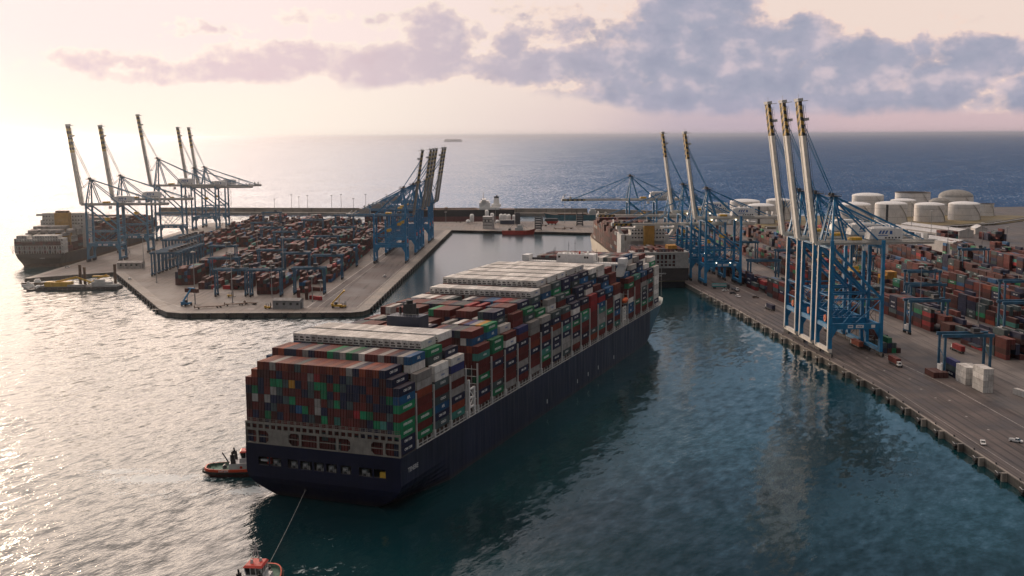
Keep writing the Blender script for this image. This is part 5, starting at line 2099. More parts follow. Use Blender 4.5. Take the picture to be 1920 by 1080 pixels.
# ---------------------------------------------------------------- other vessels
def vessel_hull(L, B, D, mats, bow_rake=8, stern_round=.15, sheer=2.5, boot=None, bow_full=.22, transom=True):
    """a hull along +y, stern at y=0, waterline at z=0; material 1 below `boot`"""
    m = MB()
    zs = [-1, boot if boot else D * .3, D * .65, D]
    ys = [0, .01, .03, .06, .12, .3, .6, 1 - bow_full, 1 - bow_full * .7, 1 - bow_full * .45, 1 - bow_full * .25, 1 - bow_full * .1, 1 - bow_full * .03, 1]
    for sg in (1, -1):
        rings = []
        for u in ys:
            row = []
            for z in zs:
                f = max(0, z / D)
                b = B / 2
                if u > 1 - bow_full:
                    k = (u - (1 - bow_full)) / bow_full
                    b *= max(.02, (1 - k ** (1.5 + .9 * f)))
                if u < .12:
                    k = 1 - u / .12
                    b *= 1 - stern_round * k * k * (1.3 - f)
                y = u * L + (bow_rake * f * max(0, u - .8) / .2)
                zz = z + (sheer * max(0, (u - .75) / .25) ** 2 if z > D * .5 else 0)
                if u < .05 and z < D * .5:
                    y += (1 - f) * 3 * (1 - u / .05) * L / 200
                row.append((sg * b, y, zz))
            rings.append(row)
        for j in range(len(rings) - 1):
            n = len(zs)
            b0 = len(m.v)
            m.v.extend(rings[j])
            m.v.extend(rings[j + 1])
            for k in range(n - 1):
                q = (b0 + k, b0 + n + k, b0 + n + k + 1, b0 + k + 1)
                m.f.append(q if sg > 0 else q[::-1])
                m.m.append(1 if (boot and k == 0) else 0)
        if sg > 0:
            R0, top = rings[0], [r[-1] for r in rings]
    for k in range(len(zs) - 1):
        a, b = R0[k], R0[k + 1]
        m.quad([(-a[0], a[1], a[2]), (a[0], a[1], a[2]), (b[0], b[1], b[2]), (-b[0], b[1], b[2])], 1 if (boot and k == 0) else 0)
    m.quad([(p[0], p[1], p[2] - .02) for p in top] + [(-p[0], p[1], p[2] - .02) for p in reversed(top)], len(mats) - 1)
    return m


random.seed(5)
def stack_vessel(root_loc, rz, bays, B, base, hts, colours, where, cols, skip_end=None):
    Rm = Matrix.Rotation(rz, 4, 'Z')
    for k, (y, w) in enumerate(bays):
        nc = int((B * w - 1) / 2.53)
        for c in range(nc):
            t = max(1, hts[k] - (1 if c in (0, nc - 1) else 0) - (1 if random.random() < .2 else 0))
            for q in range(t):
                if q < t - 1 and 0 < c < nc - 1 and k > 0:
                    continue
                ch = random.choice(colours) if not callable(colours) else colours(k, c, q, t)
                p = Rm @ Vector((-(nc - 1) / 2 * 2.53 + c * 2.53, y + 6.1, base + q * TIER)) + Vector(root_loc)
                add_box(p, rz, ch, '%s container on %s, %s row from stern, %s column from left, %s tier' % (CNAME[ch], where, nth(k + 1), nth(c + 1), nth(q + 1)), 12.19, ch == 'W')


# the moored ship at the right quay, stern towards us
MX, MY, MR = 122.5, 938, .045
ms = thing('moored_container_ship', 'container ship moored at the right quay with beige bow and yellow funnel', 'container ship', (MX, MY, 0), MR)
hl = vessel_hull(362, 48, 17, [0, 0, 0], 9, .08, 3, 5)
hl.build('hull', [paint('beige_hull', (.36, .30, .22), .55, .1, .05, (.20, .11, .06), .4), M_dark, M_rust], ms)
m = MB()
m.box(-24.1, 24.1, -.6, 2.5, 6.5, 17)
m.build('dark_counter', paint('brown_counter', (.035, .028, .026), .6), ms)
m = MB()
for i in range(15):
    x = -23 + i * 46 / 14
    m.box(x - .55, x + .55, -1.2, -.6, 17, 30)
for z0, z1 in ((17, 18.6), (20.4, 21.2), (23.2, 24.2), (28.2, 30)):
    m.box(-23.6, 23.6, -1.15, -.65, z0, z1)
m.box(13.5, 23.8, -1.25, -.5, 17, 30)
m.box(-23.8, -20.5, -1.25, -.5, 17, 30)
m.build('stern_lattice', M_grey, ms)
m = MB()
m.box(-24.0, 24.0, -.9, 14, 29.9, 30.3)
for i in range(17):
    x = -23.8 + i * 2.97
    m.box(x - .1, x + .1, -1.0, -.8, 30.3, 32)
m.box(-24, 24, -.95, -.85, 31.9, 32)
m.build('lashing_bridge', M_lgrey, ms)
m = MB()
m.box(-24, 24, 62, 74, 17, 34)
m.box(-15, 15, 60, 76, 34, 44.2)
m.box(-19, 19, 62, 74, 34, 39)
m.box(-27, 27, 64, 72, 44.2, 45.6)
m.box(-27, -23.6, 64, 72, 45.6, 48)
m.box(23.6, 27, 64, 72, 45.6, 48)
m.box(-11, 11, 63, 73, 45.6, 48.4)
m.box(-24.2, -21, 58, 84, 17, 40)
for sx in (-1, 1):
    m.hexa([(sx * 21 - 2, 64, 38), (sx * 21 + 2, 64, 38), (sx * 21 + 2, 72, 38), (sx * 21 - 2, 72, 38), (sx * 25 - 1, 64, 44.2), (sx * 25 + 1, 64, 44.2), (sx * 25 + 1, 72, 44.2), (sx * 25 - 1, 72, 44.2)])
ho = m.build('deck_house', paint('ship_cream', (.50, .48, .45), .55, .12, .3, (.25, .17, .11), .4), ms)
for z in (36.5, 40, 43):
    for k in range(11):
        x = -14.4 + k * 2.7
        if abs(x + .6) > 5:
            m = MB()
            m.box(x, x + 1.4, 59.93, 60, z, z + 1.3)
            m.build('window', M_glass, ho)
m = MB()
m.box(-4.5, 4.5, 53, 59, 17, 48)
fo = m.build('funnel', M_funnel, ms)
m = MB()
m.box(-4.7, 4.7, 52.8, 59.2, 48, 51.5)
m.cyl((0, 56, 51.5), (0, 56, 53), 1.4, n=10)
m.build('funnel_cap', M_black, fo)
m = MB()
m.cyl((0, 68, 50), (0, 68, 62), .5, .25, 6)
m.box(-4, 4, 67.8, 68.2, 56, 56.4)
m.build('mast', M_lgrey, ms)
nm = lettering('MSC TARANTO', 1.5, ms, (0, -.66, 12.4), (math.pi / 2, 0, 0), None, 'name_lettering')
nm2 = lettering('PANAMA', .9, ms, (0, -.66, 10.6), (math.pi / 2, 0, 0), None, 'port_lettering')
mb = [(1.5, .97), (15.5, .97), (29.5, .97), (43.5, .30)] + [(86 + 14.6 * k, .98 if k < 13 else .98 - .06 * (k - 12)) for k in range(17)]
mh = [5, 5, 5, 4] + [8] * 3 + [7, 8, 8, 7, 8, 8, 7, 7, 8, 7, 7, 7, 6, 6]
stack_vessel((MX, MY, 0), MR, mb, 48, 18, mh, 'RRRRDDDDDDRRRDRNOED', 'the moored right ship', None)
for k in range(3):
    add_box(Matrix.Rotation(MR, 4, 'Z') @ Vector((8 + 2.6 * k, 8, 18 + 5 * TIER)) + Vector((MX, MY, 0)), MR, 'Y', 'yellow container on top of the moored right ship stern, %s from left' % nth(k + 1))

# the berthed dark ship at the left pier, stern towards us
LX, LY, LR = -466, 1118, .02
ls = thing('berthed_container_ship', 'dark container ship berthed at the left side of the pier, yellow funnel in the glare', 'container ship', (LX, LY, 0), LR)
hl = vessel_hull(366, 50, 13.5, [0, 0, 0], 9, .25, 3, 3.5)
hl.build('hull', [paint('black_hull', (.05, .04, .035), .6, .15, .06), M_rust, M_rust], ls)
nm = lettering('LIANA', 1.8, ls, (3, -.05, 9.0), (math.pi / 2, 0, 0), M_lgrey, 'name_lettering')
m = MB()
for i in range(21):
    x = -25 + i * 2.5
    m.beam((x, -.4, 13.5), (x + (2.5 if i % 2 else -2.5), -.4, 21.5), .3, .3)
    m.box(x - .2, x + .2, -.5, -.2, 13.5, 21.5)
m.box(-25, 25, -.5, -.1, 17.1, 17.6)
m.box(-25, 25, -.5, -.1, 21.1, 21.6)
m.build('stern_lattice', M_lgrey, ls)
m = MB()
m.box(-24, 24, 70, 84, 13.4, 42)
m.box(-29, 29, 72, 80, 46, 48)
m.box(-22, 22, 70, 84, 42, 49)
ho = m.build('deck_house', M_lgrey, ls)
for z in (34, 37.5, 41, 45):
    for k in range(14):
        m = MB()
        m.box(-21 + k * 3, -19.6 + k * 3, 69.93, 70, z, z + 1.3)
        m.build('window', M_glass, ho)
m = MB()
m.box(-5, 9, 58, 68, 13.4, 50)
fo = m.build('funnel', M_funnel, ls)
m = MB()
m.box(-4, 8, 59, 67, 50, 52)
m.build('funnel_cap', M_rust, fo)
lb = [(.8, 1.), (15, 1.), (29.2, 1.), (43.4, 1.)] + [(90 + 14.6 * k, .98 if k < 12 else .98 - .05 * (k - 11)) for k in range(17)]
lh = [6, 3, 7, 8] + [7, 7, 8, 7, 6, 8, 8, 7, 8, 7, 7, 7, 6, 6, 6, 5, 5]
stack_vessel((LX, LY, 0), LR, lb, 50, 14, lh, lambda k, c, q, t: ('W' if (k == 0 and (q > 3 or c > 17)) else 'E' if k in (2, 3) and q >= t - 2 else random.choice('DRDKNRD')), 'the berthed left ship', None)

# the tanker beyond the basin, bow to the left
tk = thing('tanker', 'black and red tanker with white deckhouse lying at the breakwater', 'tanker', (4, 1707, 0), R(90))
hl = vessel_hull(211, 32, 17.5, [0, 0, 0], 8, .12, 2.5, 7.5)
hl.build('hull', [paint('tanker_black', (.02, .019, .02), .6), paint('boot_red', (.15, .045, .04), .7, .2), M_rust], tk)
m = MB()
m.box(-16, 16, 22, 52, 11.4, 15)
m.box(-14, 14, 36, 52, 15, 21.5)
m.box(-12, 12, 38, 50, 21.5, 24)
m.box(-17, 17, 42, 48, 24, 26.5)
m.box(-8, 8, 20, 34, 15, 19)
ho = m.build('deck_house', M_white, tk)
for z in (16.5, 19, 24.6):
    for k in range(7):
        m = MB()
        m.box(14.0 if z < 22 else 17, 14.08 if z < 22 else 17.08, (37.5 if z < 22 else 42.3) + k * (1.9 if z < 22 else .8), (38.5 if z < 22 else 42.8) + k * (1.9 if z < 22 else .8), z, z + 1.1)
        m.build('window', M_glass, ho)
m = MB()
m.hexa([(-3.5, 22, 19), (3.5, 22, 19), (3.5, 31, 19), (-3.5, 31, 19), (-3, 23, 28), (3, 23, 28), (3, 30, 28), (-3, 30, 28)])
fo = m.build('funnel', M_white, tk)
m = MB()
m.box(-3.1, 3.1, 22.9, 30.1, 28, 30.4)
m.cyl((0, 26, 30.4), (0, 26, 32.5), 1.2, .9, 8)
m.box(3.3, 3.55, 24.5, 28.5, 22, 26)
m.build('funnel_cap', M_black, fo)
m = MB()
m.cyl((0, 46, 26), (0, 46, 37), .7, .3, 8)
m.box(-4, 4, 45.7, 46.3, 32, 32.5)
m.cyl((15, 37, 17.5), (15, 42, 19.5), 1.4, .8, 8, 1)
m.build('mast', [M_white, M_orange], tk)
m = MB()
for k in range(24):
    y = 60 + k * 6
    m.box(-2, 2, y, y + .6, 11.5, 13.1)
m.box(-1.6, 1.6, 56, 188, 12.8, 13.5)
for x in (-10, 10):
    m.box(x - .3, x + .3, 56, 188, 11.9, 12.3)
for y in (120, 150):
    m.box(-.6, .6, y - .6, y + .6, 11.5, 21)
m.beam((0, 150, 20.5), (0, 185, 21.5), .7, .7)
m.beam((0, 120, 20.5), (0, 150, 20.5), .4, .4)
m.box(-4, 4, 194, 200, 12, 17)
m.box(-12, 12, 100, 104, 11.5, 14)
m.build('deck_pipework', M_rust, tk)
m = MB()
for y in range(56, 190, 3):
    m.box(16.7, 16.8, y, y + .1, 11.5, 12.7)
m.box(16.7, 16.8, 56, 190, 12.6, 12.7)
m.build('railing', M_lgrey, tk)

for ch in list(tk.children):
    if not ch.name.startswith('hull'):
        ch.location.z += 6.0
# teal coaster at the breakwater and the far ship on the horizon
tc = thing('coaster', 'low teal and brown coaster lying against the breakwater', 'ship', (132, 1737, 0), R(88))
hl = vessel_hull(78, 13, 6, [0, 0], 5, .1, 3)
hl.build('hull', [paint('coaster_teal', (.03, .13, .16), .6), M_rust], tc)
m = MB()
m.box(-5, 5, 3, 14, 6, 12)
m.box(-4, 4, 5, 12, 12, 15)
m.build('deck_house', M_lgrey, tc)
m = MB()
m.box(-5, 5, 18, 62, 6, 8)
m.cyl((0, 40, 8), (0, 40, 19), .4, n=6)
m.build('hatch_cover', M_rust, tc)
fs = thing('distant_ship', 'distant pale container ship just under the horizon', 'ship', (-1400, 24000, 0), R(-95))
hl = vessel_hull(380, 60, 26, [0, 0], 9, .1, 4)
hl.build('hull', [paint('far_hull', (.10, .11, .13), .7), M_grey], fs)
m = MB()
for k in range(18):
    y = 20 + k * 18.5
    if k not in (4, 13):
        m.box(-29, 29, y, y + 15, 26, random.choice((44, 48, 52, 56)))
m.build('cargo', paint('far_cargo', (.20, .18, .19), .7, .3, .05), fs)
m = MB()
m.box(-29, 29, 262, 274, 26, 66)
m.box(-10, 10, 94, 106, 26, 62)
m.cyl((0, 268, 66), (0, 268, 82), 2, 1, 6)
m.build('deck_house', M_lgrey, fs)

# ---------------------------------------------------------------- tugs
def tug(label, loc, rz, L=29., B=11.6, name=None):
    t = thing('tugboat', label, 'tugboat', loc, rz)
    def outline(k, z, n=40, dy=0.):
        pts = []
        for i in range(n):
            a = 2 * math.pi * i / n
            c, s = math.cos(a), math.sin(a)
            x = B / 2 * k * math.copysign(abs(c) ** .62, c)
            e = .62 if s < 0 else .95
            y = L / 2 * (k if s > 0 else k) * math.copysign(abs(s) ** e, s)
            sh = 1.3 * max(0, y / (L / 2)) ** 2 + .25 * max(0, -y / (L / 2)) ** 2
            pts.append((x, y, z + (sh if z > .5 else 0)))
        return pts
    m = MB()
    m.loft([outline(.84, -1), outline(.93, .4), outline(.985, 1.5)], 0, True)
    m.loft([outline(.985, 1.5), outline(1., 2.1), outline(.99, 2.9)], 1, True)
    m.loft([outline(.99, 2.9), outline(.95, 2.92)], 1, True)
    m.loft([outline(.95, 2.92), outline(.945, 1.75)], 2, True)
    m.build('hull', [paint('tug_underside', (.10, .02, .015), .6), paint('tug_red', (.50, .055, .015), .45, .1, .3), paint('tug_deck', (.10, .17, .13), .7, .25, .3)], t, False)
    m = MB()
    m.quad([p for p in outline(.945, 1.76)], 0)
    m.build('deck', paint('tug_deck', (.10, .17, .13), .7), t)
    m = MB()
    ring = outline(1.035, 1.55)
    n = len(ring)
    for i in range(n):
        a, b = Vector(ring[i]), Vector(ring[(i + 1) % n])
        m.beam(a, b + (b - a) * .15, .55, .7)
    m.build('rubber_fender', M_rubber, t)
    m = MB()
    hs = [(3.7, -4.5, 6.8), (3.3, -3.2, 5.6)]
    m.hexa([(-3.8, -5.2, 1.8), (3.8, -5.2, 1.8), (3.2, 7.4, 1.8), (-3.2, 7.4, 1.8), (-3.7, -5.0, 4.6), (3.7, -5.0, 4.6), (3.1, 7.0, 4.6), (-3.1, 7.0, 4.6)])
    m.hexa([(-2.7, -1.2, 4.6), (2.7, -1.2, 4.6), (2.4, 5.4, 4.6), (-2.4, 5.4, 4.6), (-2.7, -1.2, 6.3), (2.7, -1.2, 6.3), (2.4, 5.4, 6.3), (-2.4, 5.4, 6.3)])
    hs = m.build('deck_house', paint('tug_white', (.50, .49, .48), .5, .1, .4), t)
    m = MB()
    m.hexa([(-2.2, -.4, 6.3), (2.2, -.4, 6.3), (2.0, 4.6, 6.3), (-2.0, 4.6, 6.3), (-2.5, -.8, 8.5), (2.5, -.8, 8.5), (2.3, 5.1, 8.5), (-2.3, 5.1, 8.5)])
    wh = m.build('wheelhouse', M_glass, hs)
    m = MB()
    for sx in (-1, 1):
        for y in (-.6, 1.2, 3.0, 4.85):
            m.beam((sx * 2.18, y if y > 0 else -.42, 6.3), (sx * 2.46, y * 1.06 if y > 0 else -.82, 8.5), .2, .2)
    for x in (-.75, .75):
        m.beam((x, -.42, 6.3), (x, -.83, 8.5), .2, .2)
        m.beam((x, 4.62, 6.3), (x, 5.12, 8.5), .2, .2)
    m.build('window_post', M_white, wh)
    m = MB()
    m.hexa([(-2.8, -1.2, 8.5), (2.8, -1.2, 8.5), (2.6, 5.5, 8.5), (-2.6, 5.5, 8.5), (-2.4, -.7, 9.05), (2.4, -.7, 9.05), (2.2, 4.9, 9.05), (-2.2, 4.9, 9.05)])
    m.build('wheelhouse_roof', M_red, wh)
    m = MB()
    for sx in (-1, 1):
        m.beam((sx * 1.1, 2.4, 9), (0, 2.1, 14.2), .22, .22)
    m.cyl((0, 2.1, 11), (0, 2.1, 16.0), .13, .08, 6)
    m.box(-1.5, 1.5, 2.0, 2.15, 12.2, 12.4)
    m.box(-.9, .9, 2.0, 2.15, 13.6, 13.75)
    m.cyl((-.9, 1.2, 9), (-.9, 1.2, 10.1), .5, .35, 8)
    m.cyl((1.0, 3.2, 9), (1.0, 3.2, 9.9), .5, .35, 8)
    m.build('mast', M_lgrey, wh)
    for sx in (-1, 1):
        m = MB()
        m.hexa([(sx * 3.0 - .6, -4.3, 4.6), (sx * 3.0 + .6, -4.3, 4.6), (sx * 3.0 + .6, -2.5, 4.6), (sx * 3.0 - .6, -2.5, 4.6),
                (sx * 3.0 - .45, -4.5, 8.0), (sx * 3.0 + .45, -4.5, 8.0), (sx * 3.0 + .45, -2.9, 8.0), (sx * 3.0 - .45, -2.9, 8.0)])
        m.cyl((sx * 3.0, -3.7, 8.0), (sx * 3.0, -3.9, 9.2), .3, n=8)
        m.build('funnel', M_black, t)
    m = MB()
    m.cyl((-1.4, 9.4, 2.9), (1.4, 9.4, 2.9), .95, n=12)
    m.box(-1.8, -1.4, 8.6, 10.2, 1.8, 3.9)
    m.box(1.4, 1.8, 8.6, 10.2, 1.8, 3.9)
    m.box(-.9, .9, 11.6, 12.2, 1.8, 4.1)
    m.build('towing_winch', M_dark, t)
    m = MB()
    m.cyl((-1.1, -7.0, 2.7), (1.1, -7.0, 2.7), .8, n=12)
    m.beam((-2.4, -5.6, 3.0), (-3.6, -8.4, 7.2), .35, .35)
    m.build('deck_crane', M_dark, t)
    for x, y in ((-3.2, -10.8), (3.2, -10.8), (-1.8, -12.8), (1.8, -12.8)):
        m = MB()
        m.cyl((x, y, 1.8), (x, y, 3.0), .22, n=8)
        m.cyl((x, y, 2.8), (x, y, 3.0), .34, n=8)
        m.build('bollard', M_dark, t)
    for sx in (-1, 1):
        m = MB()
        m.cyl((sx * 3.85, -.5, 3.2), (sx * 4.0, -.5, 3.2), .55, n=12)
        m.build('lifebuoy', M_red, t)
    if name:
        lettering(name, 1.0, t, (B / 2 * .995 + .06, -6.8, 2.45), (math.pi / 2 - .06, 0, math.pi / 2), None, 'name_lettering')
    return t


tug('red tug pushing at the big ship from behind its far quarter, open green afterdeck', (-102.5, 421, 0), R(-84), 29, 11.6, 'SVITZER')
tg2 = tug('red tug at the bottom edge, bow to the big ship, holding the towing line', (-72.2, 303.4, 0), R(-6))
# towing line
m = MB()
p0 = Vector((-70.8, 315.5, 4.2))
p1 = S(1.3, HB + 7.6, 3.5)
pts = []
for k in range(25):
    u = k / 24
    q = p0.lerp(p1, u)
    q.z -= .5 * 4 * u * (1 - u)
    pts.append(q)
for a, b in zip(pts[:-1], pts[1:]):
    m.cyl(a, b, .06, n=6, caps=False)
tag(m.build('towing_line', paint('rope', (.30, .29, .27), .8)), 'thin pale towing line from the near tug to the big ship stern', 'rope')

# red workboat at the basin quay
wb = thing('workboat', 'red workboat with tripod mast lying at the basin end quay', 'boat', (-12, 1470, 0), R(-98))
hl = vessel_hull(40, 11, 5, [0, 0], 4, .15, 3.2, None, .35)
hl.build('hull', [M_red, M_rust], wb)
m = MB()
m.box(-3.5, 3.5, 17, 27, 5, 9)
m.box(-2.8, 2.8, 20, 26, 9, 12)
m.build('wheelhouse', M_lgrey, wb)
m = MB()
m.cyl((0, 19, 9), (0, 19, 18), .3, n=6)
m.beam((0, 19, 17), (0, 8, 6), .3, .3)
m.beam((0, 19, 16), (0, 33, 8), .25, .25)
m.box(-2, 2, 8, 11, 5, 7.5)
m.build('mast', M_dark, wb)

# ---------------------------------------------------------------- dredging barge at the pier corner
db = thing('dredging_barge', 'dark dredging barge with yellow gear and two brown upright legs by the pier corner', 'barge', (-366, 956, 0), R(1))
m = MB()
m.box(-34, 34, -8, 8, -1, 2.6)
m.box(-40, -34, -5, 5, -1, 2.0)
for k in range(17):
    m.cyl((-32 + 4 * k, -8.5, 1.2), (-32 + 4 * k, -8.0, 1.2), .9, n=8)
m.build('hull', paint('barge_dark', (.05, .047, .05), .7), db)
for x, y, z in ((0.5, 2, 20), (29.5, 3, 20), (3.2, 5, 17.5)):
    m = MB()
    m.cyl((x, y, -1), (x, y, z), 1.2, n=12)
    m.cyl((x, y, z), (x, y, z + .4), 1.35, n=12)
    m.build('spud_leg', M_rust, db)
m = MB()
m.box(-24, -6, -4, 4, 2.6, 6.2)
m.hexa([(-28, -5, 2.6), (-22, -5, 2.6), (-22, 3, 2.6), (-28, 3, 2.6), (-27, -5, 6.6), (-22, -5, 6.6), (-22, 3, 6.6), (-27, 3, 6.6)])
m.beam((-20, 0, 6), (-2, 0, 10), 1.4, 1.6)
m.beam((-2, 0, 10), (12, 0, 5), 1.0, 1.3)
m.beam((6, 4, 4), (22, 5, 11.5), .9, 1.2)
m.box(10, 24, 3, 6, 9.6, 10.6)
m.build('excavator_gear', M_yellow, db)
m = MB()
m.box(12, 28, -5, 1, 2.6, 6.2)
m.box(14, 22, -4, 0, 6.2, 8)
m.box(24, 34, -7, -3, 2.6, 4.4)
m.build('deck_house', M_lgrey, db)
m = MB()
m.box(-8, 6, -6, -2, 2.6, 4.2)
m.box(-31, -27, -7, -5.5, 2.6, 4)
m.build('deck_gear', M_grey, db)
for i, (px, py, c, L) in enumerate(((72, 541, M_lgrey, 12), (62, 536, M_white, 9), (92, 531, M_rust, 22), (88, 543, M_dark, 16))):
    g = G(px, py, 0)
    t = thing('small_boat', ('grey', 'white', 'rusty', 'dark')[i] + ' small boat moored beside the dredging barge', 'boat', (g.x, g.y, 0), R(95 + 10 * i))
    hl = vessel_hull(L, L * .3, 1.4, [0, 0], .8, .1, .6, None, .4)
    hl.build('hull', [c, M_grey], t)
    m = MB()
    m.box(-L * .09, L * .09, L * .3, L * .55, 1.4, 3.2)
    m.box(-L * .07, L * .07, L * .33, L * .52, 3.2, 4.2)
    m.build('cabin', M_white, t)

# ---------------------------------------------------------------- build the containers
def container_material():
    m = bpy.data.materials.new('container_paint')
    m.use_nodes = True
    T = NT(m.node_tree)
    at_ = T.n('ShaderNodeAttribute', attribute_name='paint')
    uvn = T.n('ShaderNodeUVMap', uv_map='face')
    sp = T.n('ShaderNodeSeparateXYZ')
    T.link(uvn.outputs[0], sp.inputs[0])
    pos = T.n('ShaderNodeNewGeometry').outputs['Position']
    kind = T.math('FLOOR', T.math('DIVIDE', sp.outputs[0], 2.))          # 0 end, 1 side, 2 top
    u = T.math('SUBTRACT', sp.outputs[0], T.math('MULTIPLY', kind, 2.))
    v = sp.outputs[1]
    is_end = T.math('LESS_THAN', kind, .5)
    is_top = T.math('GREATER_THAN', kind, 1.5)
    n1 = T.noise(pos, .28, 5, .65)
    n2 = T.noise(T.vmath('MULTIPLY', pos, (1., 1., .25)), 1.1, 5, .65)
    col = at_.outputs['Color']
    c = T.mix(T.smooth(n1, .3, .72), col, T.mix(1., col, (.68, .66, .66, 1), 'MULTIPLY'))
    c = T.mix(T.math('MULTIPLY', T.smooth(n2, .52, .74), .5), c, (.10, .05, .03, 1))
    # dusty, faded roofs, paled further with light of low sun and sky painted in
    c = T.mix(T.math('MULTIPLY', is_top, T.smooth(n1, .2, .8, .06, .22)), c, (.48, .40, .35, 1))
    # frame edges, door gap and locking bars
    eu = T.math('ABSOLUTE', T.math('SUBTRACT', u, .5))
    ev = T.math('ABSOLUTE', T.math('SUBTRACT', v, .5))
    edge_w = T.math('ADD', .472, T.math('MULTIPLY', T.math('SUBTRACT', 1., is_end), .022))
    edge = T.math('MAXIMUM', T.math('GREATER_THAN', eu, edge_w), T.math('GREATER_THAN', ev, .475))
    edge = T.math('MULTIPLY', edge, T.math('SUBTRACT', 1., is_top))
    c = T.mix(T.math('MULTIPLY', edge, .5), c, (.02, .018, .018, 1))
    bars = T.math('MAXIMUM', T.math('LESS_THAN', T.math('ABSOLUTE', T.math('SUBTRACT', eu, .14)), .018), T.math('LESS_THAN', T.math('ABSOLUTE', T.math('SUBTRACT', eu, .36)), .018))
    c = T.mix(T.math('MULTIPLY', T.math('MULTIPLY', bars, is_end), .28), c, (.55, .52, .50, 1))
    gap = T.math('MULTIPLY', T.math('LESS_THAN', eu, .014), is_end)
    c = T.mix(T.math('MULTIPLY', gap, .6), c, (.01, .01, .01, 1))
    wave = T.math('SINE', T.math('MULTIPLY', u, T.math('ADD', 60., T.math('MULTIPLY', T.math('SUBTRACT', 1., is_end), 170.))))
    bp = T.n('ShaderNodeBump')
    bp.inputs['Strength'].default_value = .5
    bp.inputs['Distance'].default_value = .035
    T.link(T.math('MULTIPLY', wave, T.math('SUBTRACT', 1., edge)), bp.inputs['Height'])
    b = T.n('ShaderNodeBsdfPrincipled')
    T.link(c, b.inputs['Base Color'])
    T.link(T.smooth(n2, .3, .7, .6, .8), b.inputs['Roughness'])
    b.inputs['Specular IOR Level'].default_value = .12
    T.link(bp.outputs[0], b.inputs['Normal'])
    o = T.n('ShaderNodeOutputMaterial')
    T.link(b.outputs[0], o.inputs[0])
    return m


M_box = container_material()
FACES = ((0, 1, 5, 4, 0), (2, 3, 7, 6, 0), (1, 2, 6, 5, 1), (3, 0, 4, 7, 1), (4, 5, 6, 7, 2), (0, 3, 2, 1, 2))   # -y, +y, +x, -x, top, bottom


class Boxes:
    """container bodies with their paint and face coordinates"""
    def __init__(s):
        s.v, s.f, s.c, s.uv = [], [], [], []

    def quad(s, pts, col, k):
        b = len(s.v)
        s.v.extend(pts)
        s.f.append((b, b + 1, b + 2, b + 3))
        s.c.extend([(*col, 1.)] * 4)
        o = 2. * k
        s.uv.extend([(o, 0.), (o + 1, 0.), (o + 1, 1.), (o, 1.)])

    def add(s, M, col, L, reef):
        hx, hy = CW / 2, L / 2
        P = [M @ Vector(q) for q in ((-hx, -hy, 0), (hx, -hy, 0), (hx, hy, 0), (-hx, hy, 0), (-hx, -hy, CH), (hx, -hy, CH), (hx, hy, CH), (-hx, hy, CH))]
        for f in FACES:
            s.quad([tuple(P[i]) for i in f[:4]], col, f[4])
        if reef:
            # cooling machinery sunk in the end frame
            q = lambda x0, x1, z0, z1, d: [tuple(M @ Vector(p)) for p in ((x0, -hy - d, z0), (x1, -hy - d, z0), (x1, -hy - d, z1), (x0, -hy - d, z1))]
            rr = random.random()
            s.quad(q(-.95, .95, .25, .95, .012), (.10, .10, .10), 2)
            s.quad(q(-.85, -.05 if rr < .5 else .3, 1.25, 1.95, .012), (.03, .03, .035), 2)
            s.quad(q(.1, .8, .45, .8, .016), (.02, .02, .022), 2)
            if rr > .35:
                s.quad(q(.15, .75, 1.35, 1.75, .014), (.05, .05, .055), 2)

    def mesh(s, name):
        me = bpy.data.meshes.new(name)
        me.from_pydata(s.v, [], s.f)
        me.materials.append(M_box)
        a = me.color_attributes.new('paint', 'FLOAT_COLOR', 'CORNER')
        a.data.foreach_set('color', np.array(s.c, dtype=np.float32).ravel())
        uv = me.uv_layers.new(name='face')
        uv.data.foreach_set('uv', np.array(s.uv, dtype=np.float32).ravel())
        me.update()
        return me


def box_matrix(b):
    return Matrix.Translation(b['p']) @ Matrix.Rotation(b['rz'], 4, 'Z')


# how large each container shows in the picture: rays from the camera against every box and the big hull
tv, tf = [], []
for b in BOX:
    M = box_matrix(b)
    i0 = len(tv)
    hx, hy = CW / 2, b['L'] / 2
    tv.extend(M @ Vector(q) for q in ((-hx, -hy, 0), (hx, -hy, 0), (hx, hy, 0), (-hx, hy, 0), (-hx, -hy, CH), (hx, -hy, CH), (hx, hy, CH), (-hx, hy, CH)))
    tf.extend(tuple(i0 + i for i in f[:4]) for f in FACES)
nb = len(tf)
for px in (0,):
    i0 = len(tv)
    tv.extend([S(-.2, -.3, 0), S(375, -.3, 0), S(375, -.3, 19), S(-.2, -.3, 19), S(-.2, 61.6, 0), S(-.2, 61.6, 19)])
    tf.extend([(i0, i0 + 1, i0 + 2, i0 + 3), (i0, i0 + 3, i0 + 5, i0 + 4)])
    i0 = len(tv)
    tv.extend([S(-.2, 0, 19), S(-.2, 61.3, 19), S(-.2, 61.3, 26.5), S(-.2, 0, 26.5)])
    tf.append((i0, i0 + 1, i0 + 2, i0 + 3))
bvh = BVHTree.FromPolygons(tv, tf)
seen = [0] * len(BOX)
org = Vector((0, 0, CAMH))
for py in range(400, 1000, 4):
    for px in range(2, 1920, 4):
        d = _fw + _RT * (px - 960) / F - _UP * (py - 540) / F
        hit = bvh.ray_cast(org, Vector(d), 4000)
        if hit[2] is not None and hit[2] < nb:
            seen[hit[2] // 6] += 1
rank = sorted(range(len(BOX)), key=lambda i: -seen[i])
single = set(rank[:300])

cache = {}
bulk = Boxes()
words = MB()
wordmat = M_letter


def side_text(b):
    """the word on the container's +x side (or the -x side seen on the yards)"""
    return b['word']


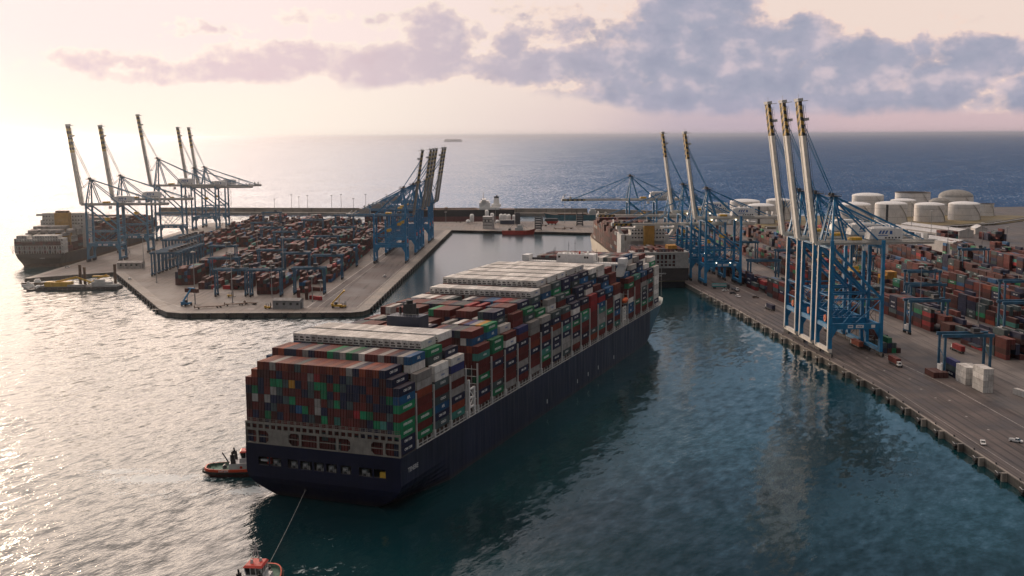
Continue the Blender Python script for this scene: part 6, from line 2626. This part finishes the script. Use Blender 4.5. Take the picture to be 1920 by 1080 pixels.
for i, b in enumerate(BOX):
    M = box_matrix(b)
    col = CC[b['c']]
    onship = b['p'].x * 0 == 0
    sgn = 1 if abs(b['rz'] - S_RZ) < 1e-6 else -1
    if i in single:
        var = random.choice((0, 1, 2))
        k = (b['c'], b['reef'], round(b['L'], 1), var)
        if k not in cache:
            q = Boxes()
            f = (.82, 1., 1.18)[var]
            q.add(Matrix(), tuple(min(1, c * f) for c in col), b['L'], b['reef'])
            cache[k] = q.mesh('shipping_container')
        o = link('shipping_container', cache[k])
        o.matrix_world = M
        o.location = b['p']
        o.rotation_euler = (0, 0, b['rz'])
        tag(o, b['label'], 'shipping container', 'shipping containers')
        if b['word']:
            w, sz = b['word']
            lettering(w, sz, o, (sgn * (CW / 2 + .012), 0 if len(w) > 6 else 1.0, CH * .52), (math.pi / 2, 0, sgn * math.pi / 2), M_letter if b['c'] != 'W' else M_bluelogo)
    else:
        f = random.choice((.75, .9, 1., 1.1, 1.25))
        bulk.add(M, tuple(min(1, c * f) for c in col), b['L'], b['reef'])
        if b['word'] and seen[i] > 3 and b['c'] != 'W':
            w, sz = b['word']
            tm = text_mesh(w, sz, M_letter)
            MM = M @ Matrix.Translation((sgn * (CW / 2 + .012), 0, CH * .52)) @ Matrix.Rotation(sgn * math.pi / 2, 4, 'Z') @ Matrix.Rotation(math.pi / 2, 4, 'X')
            i0 = len(words.v)
            words.v.extend(tuple(MM @ v.co) for v in tm.vertices)
            for pl in tm.polygons:
                words.f.append(tuple(i0 + k for k in pl.vertices))
                words.m.append(0)
bo = link('container_stacks', bulk.mesh('container_stacks'))
tag(bo, 'countless smaller stacked containers on the ships and in both yards', None, None, 'stuff')
wo = words.build('lettering', M_letter, bo)
wo['kind'] = 'stuff'
print('containers', len(BOX), 'single', len(single), 'min seen', seen[rank[299]], 'visible', sum(1 for s in seen if s > 0))

# ---------------------------------------------------------------- the evening haze over the harbour and the sea
def build_haze():
    m = bpy.data.materials.new('haze_air')
    m.use_nodes = True
    T = NT(m.node_tree)
    v = T.n('ShaderNodeVolumePrincipled')
    v.inputs['Color'].default_value = (.90, .92, .98, 1)
    v.inputs['Density'].default_value = .00003
    v.inputs['Anisotropy'].default_value = .92
    o = T.n('ShaderNodeOutputMaterial')
    T.link(v.outputs[0], o.inputs['Volume'])
    b = MB()
    b.box(-150000, 150000, -3000, 150000, -6, 165)
    ob = b.build('haze', m)
    tag(ob, 'thin warm evening haze over the harbour and sea', None, None, 'stuff')


build_haze()
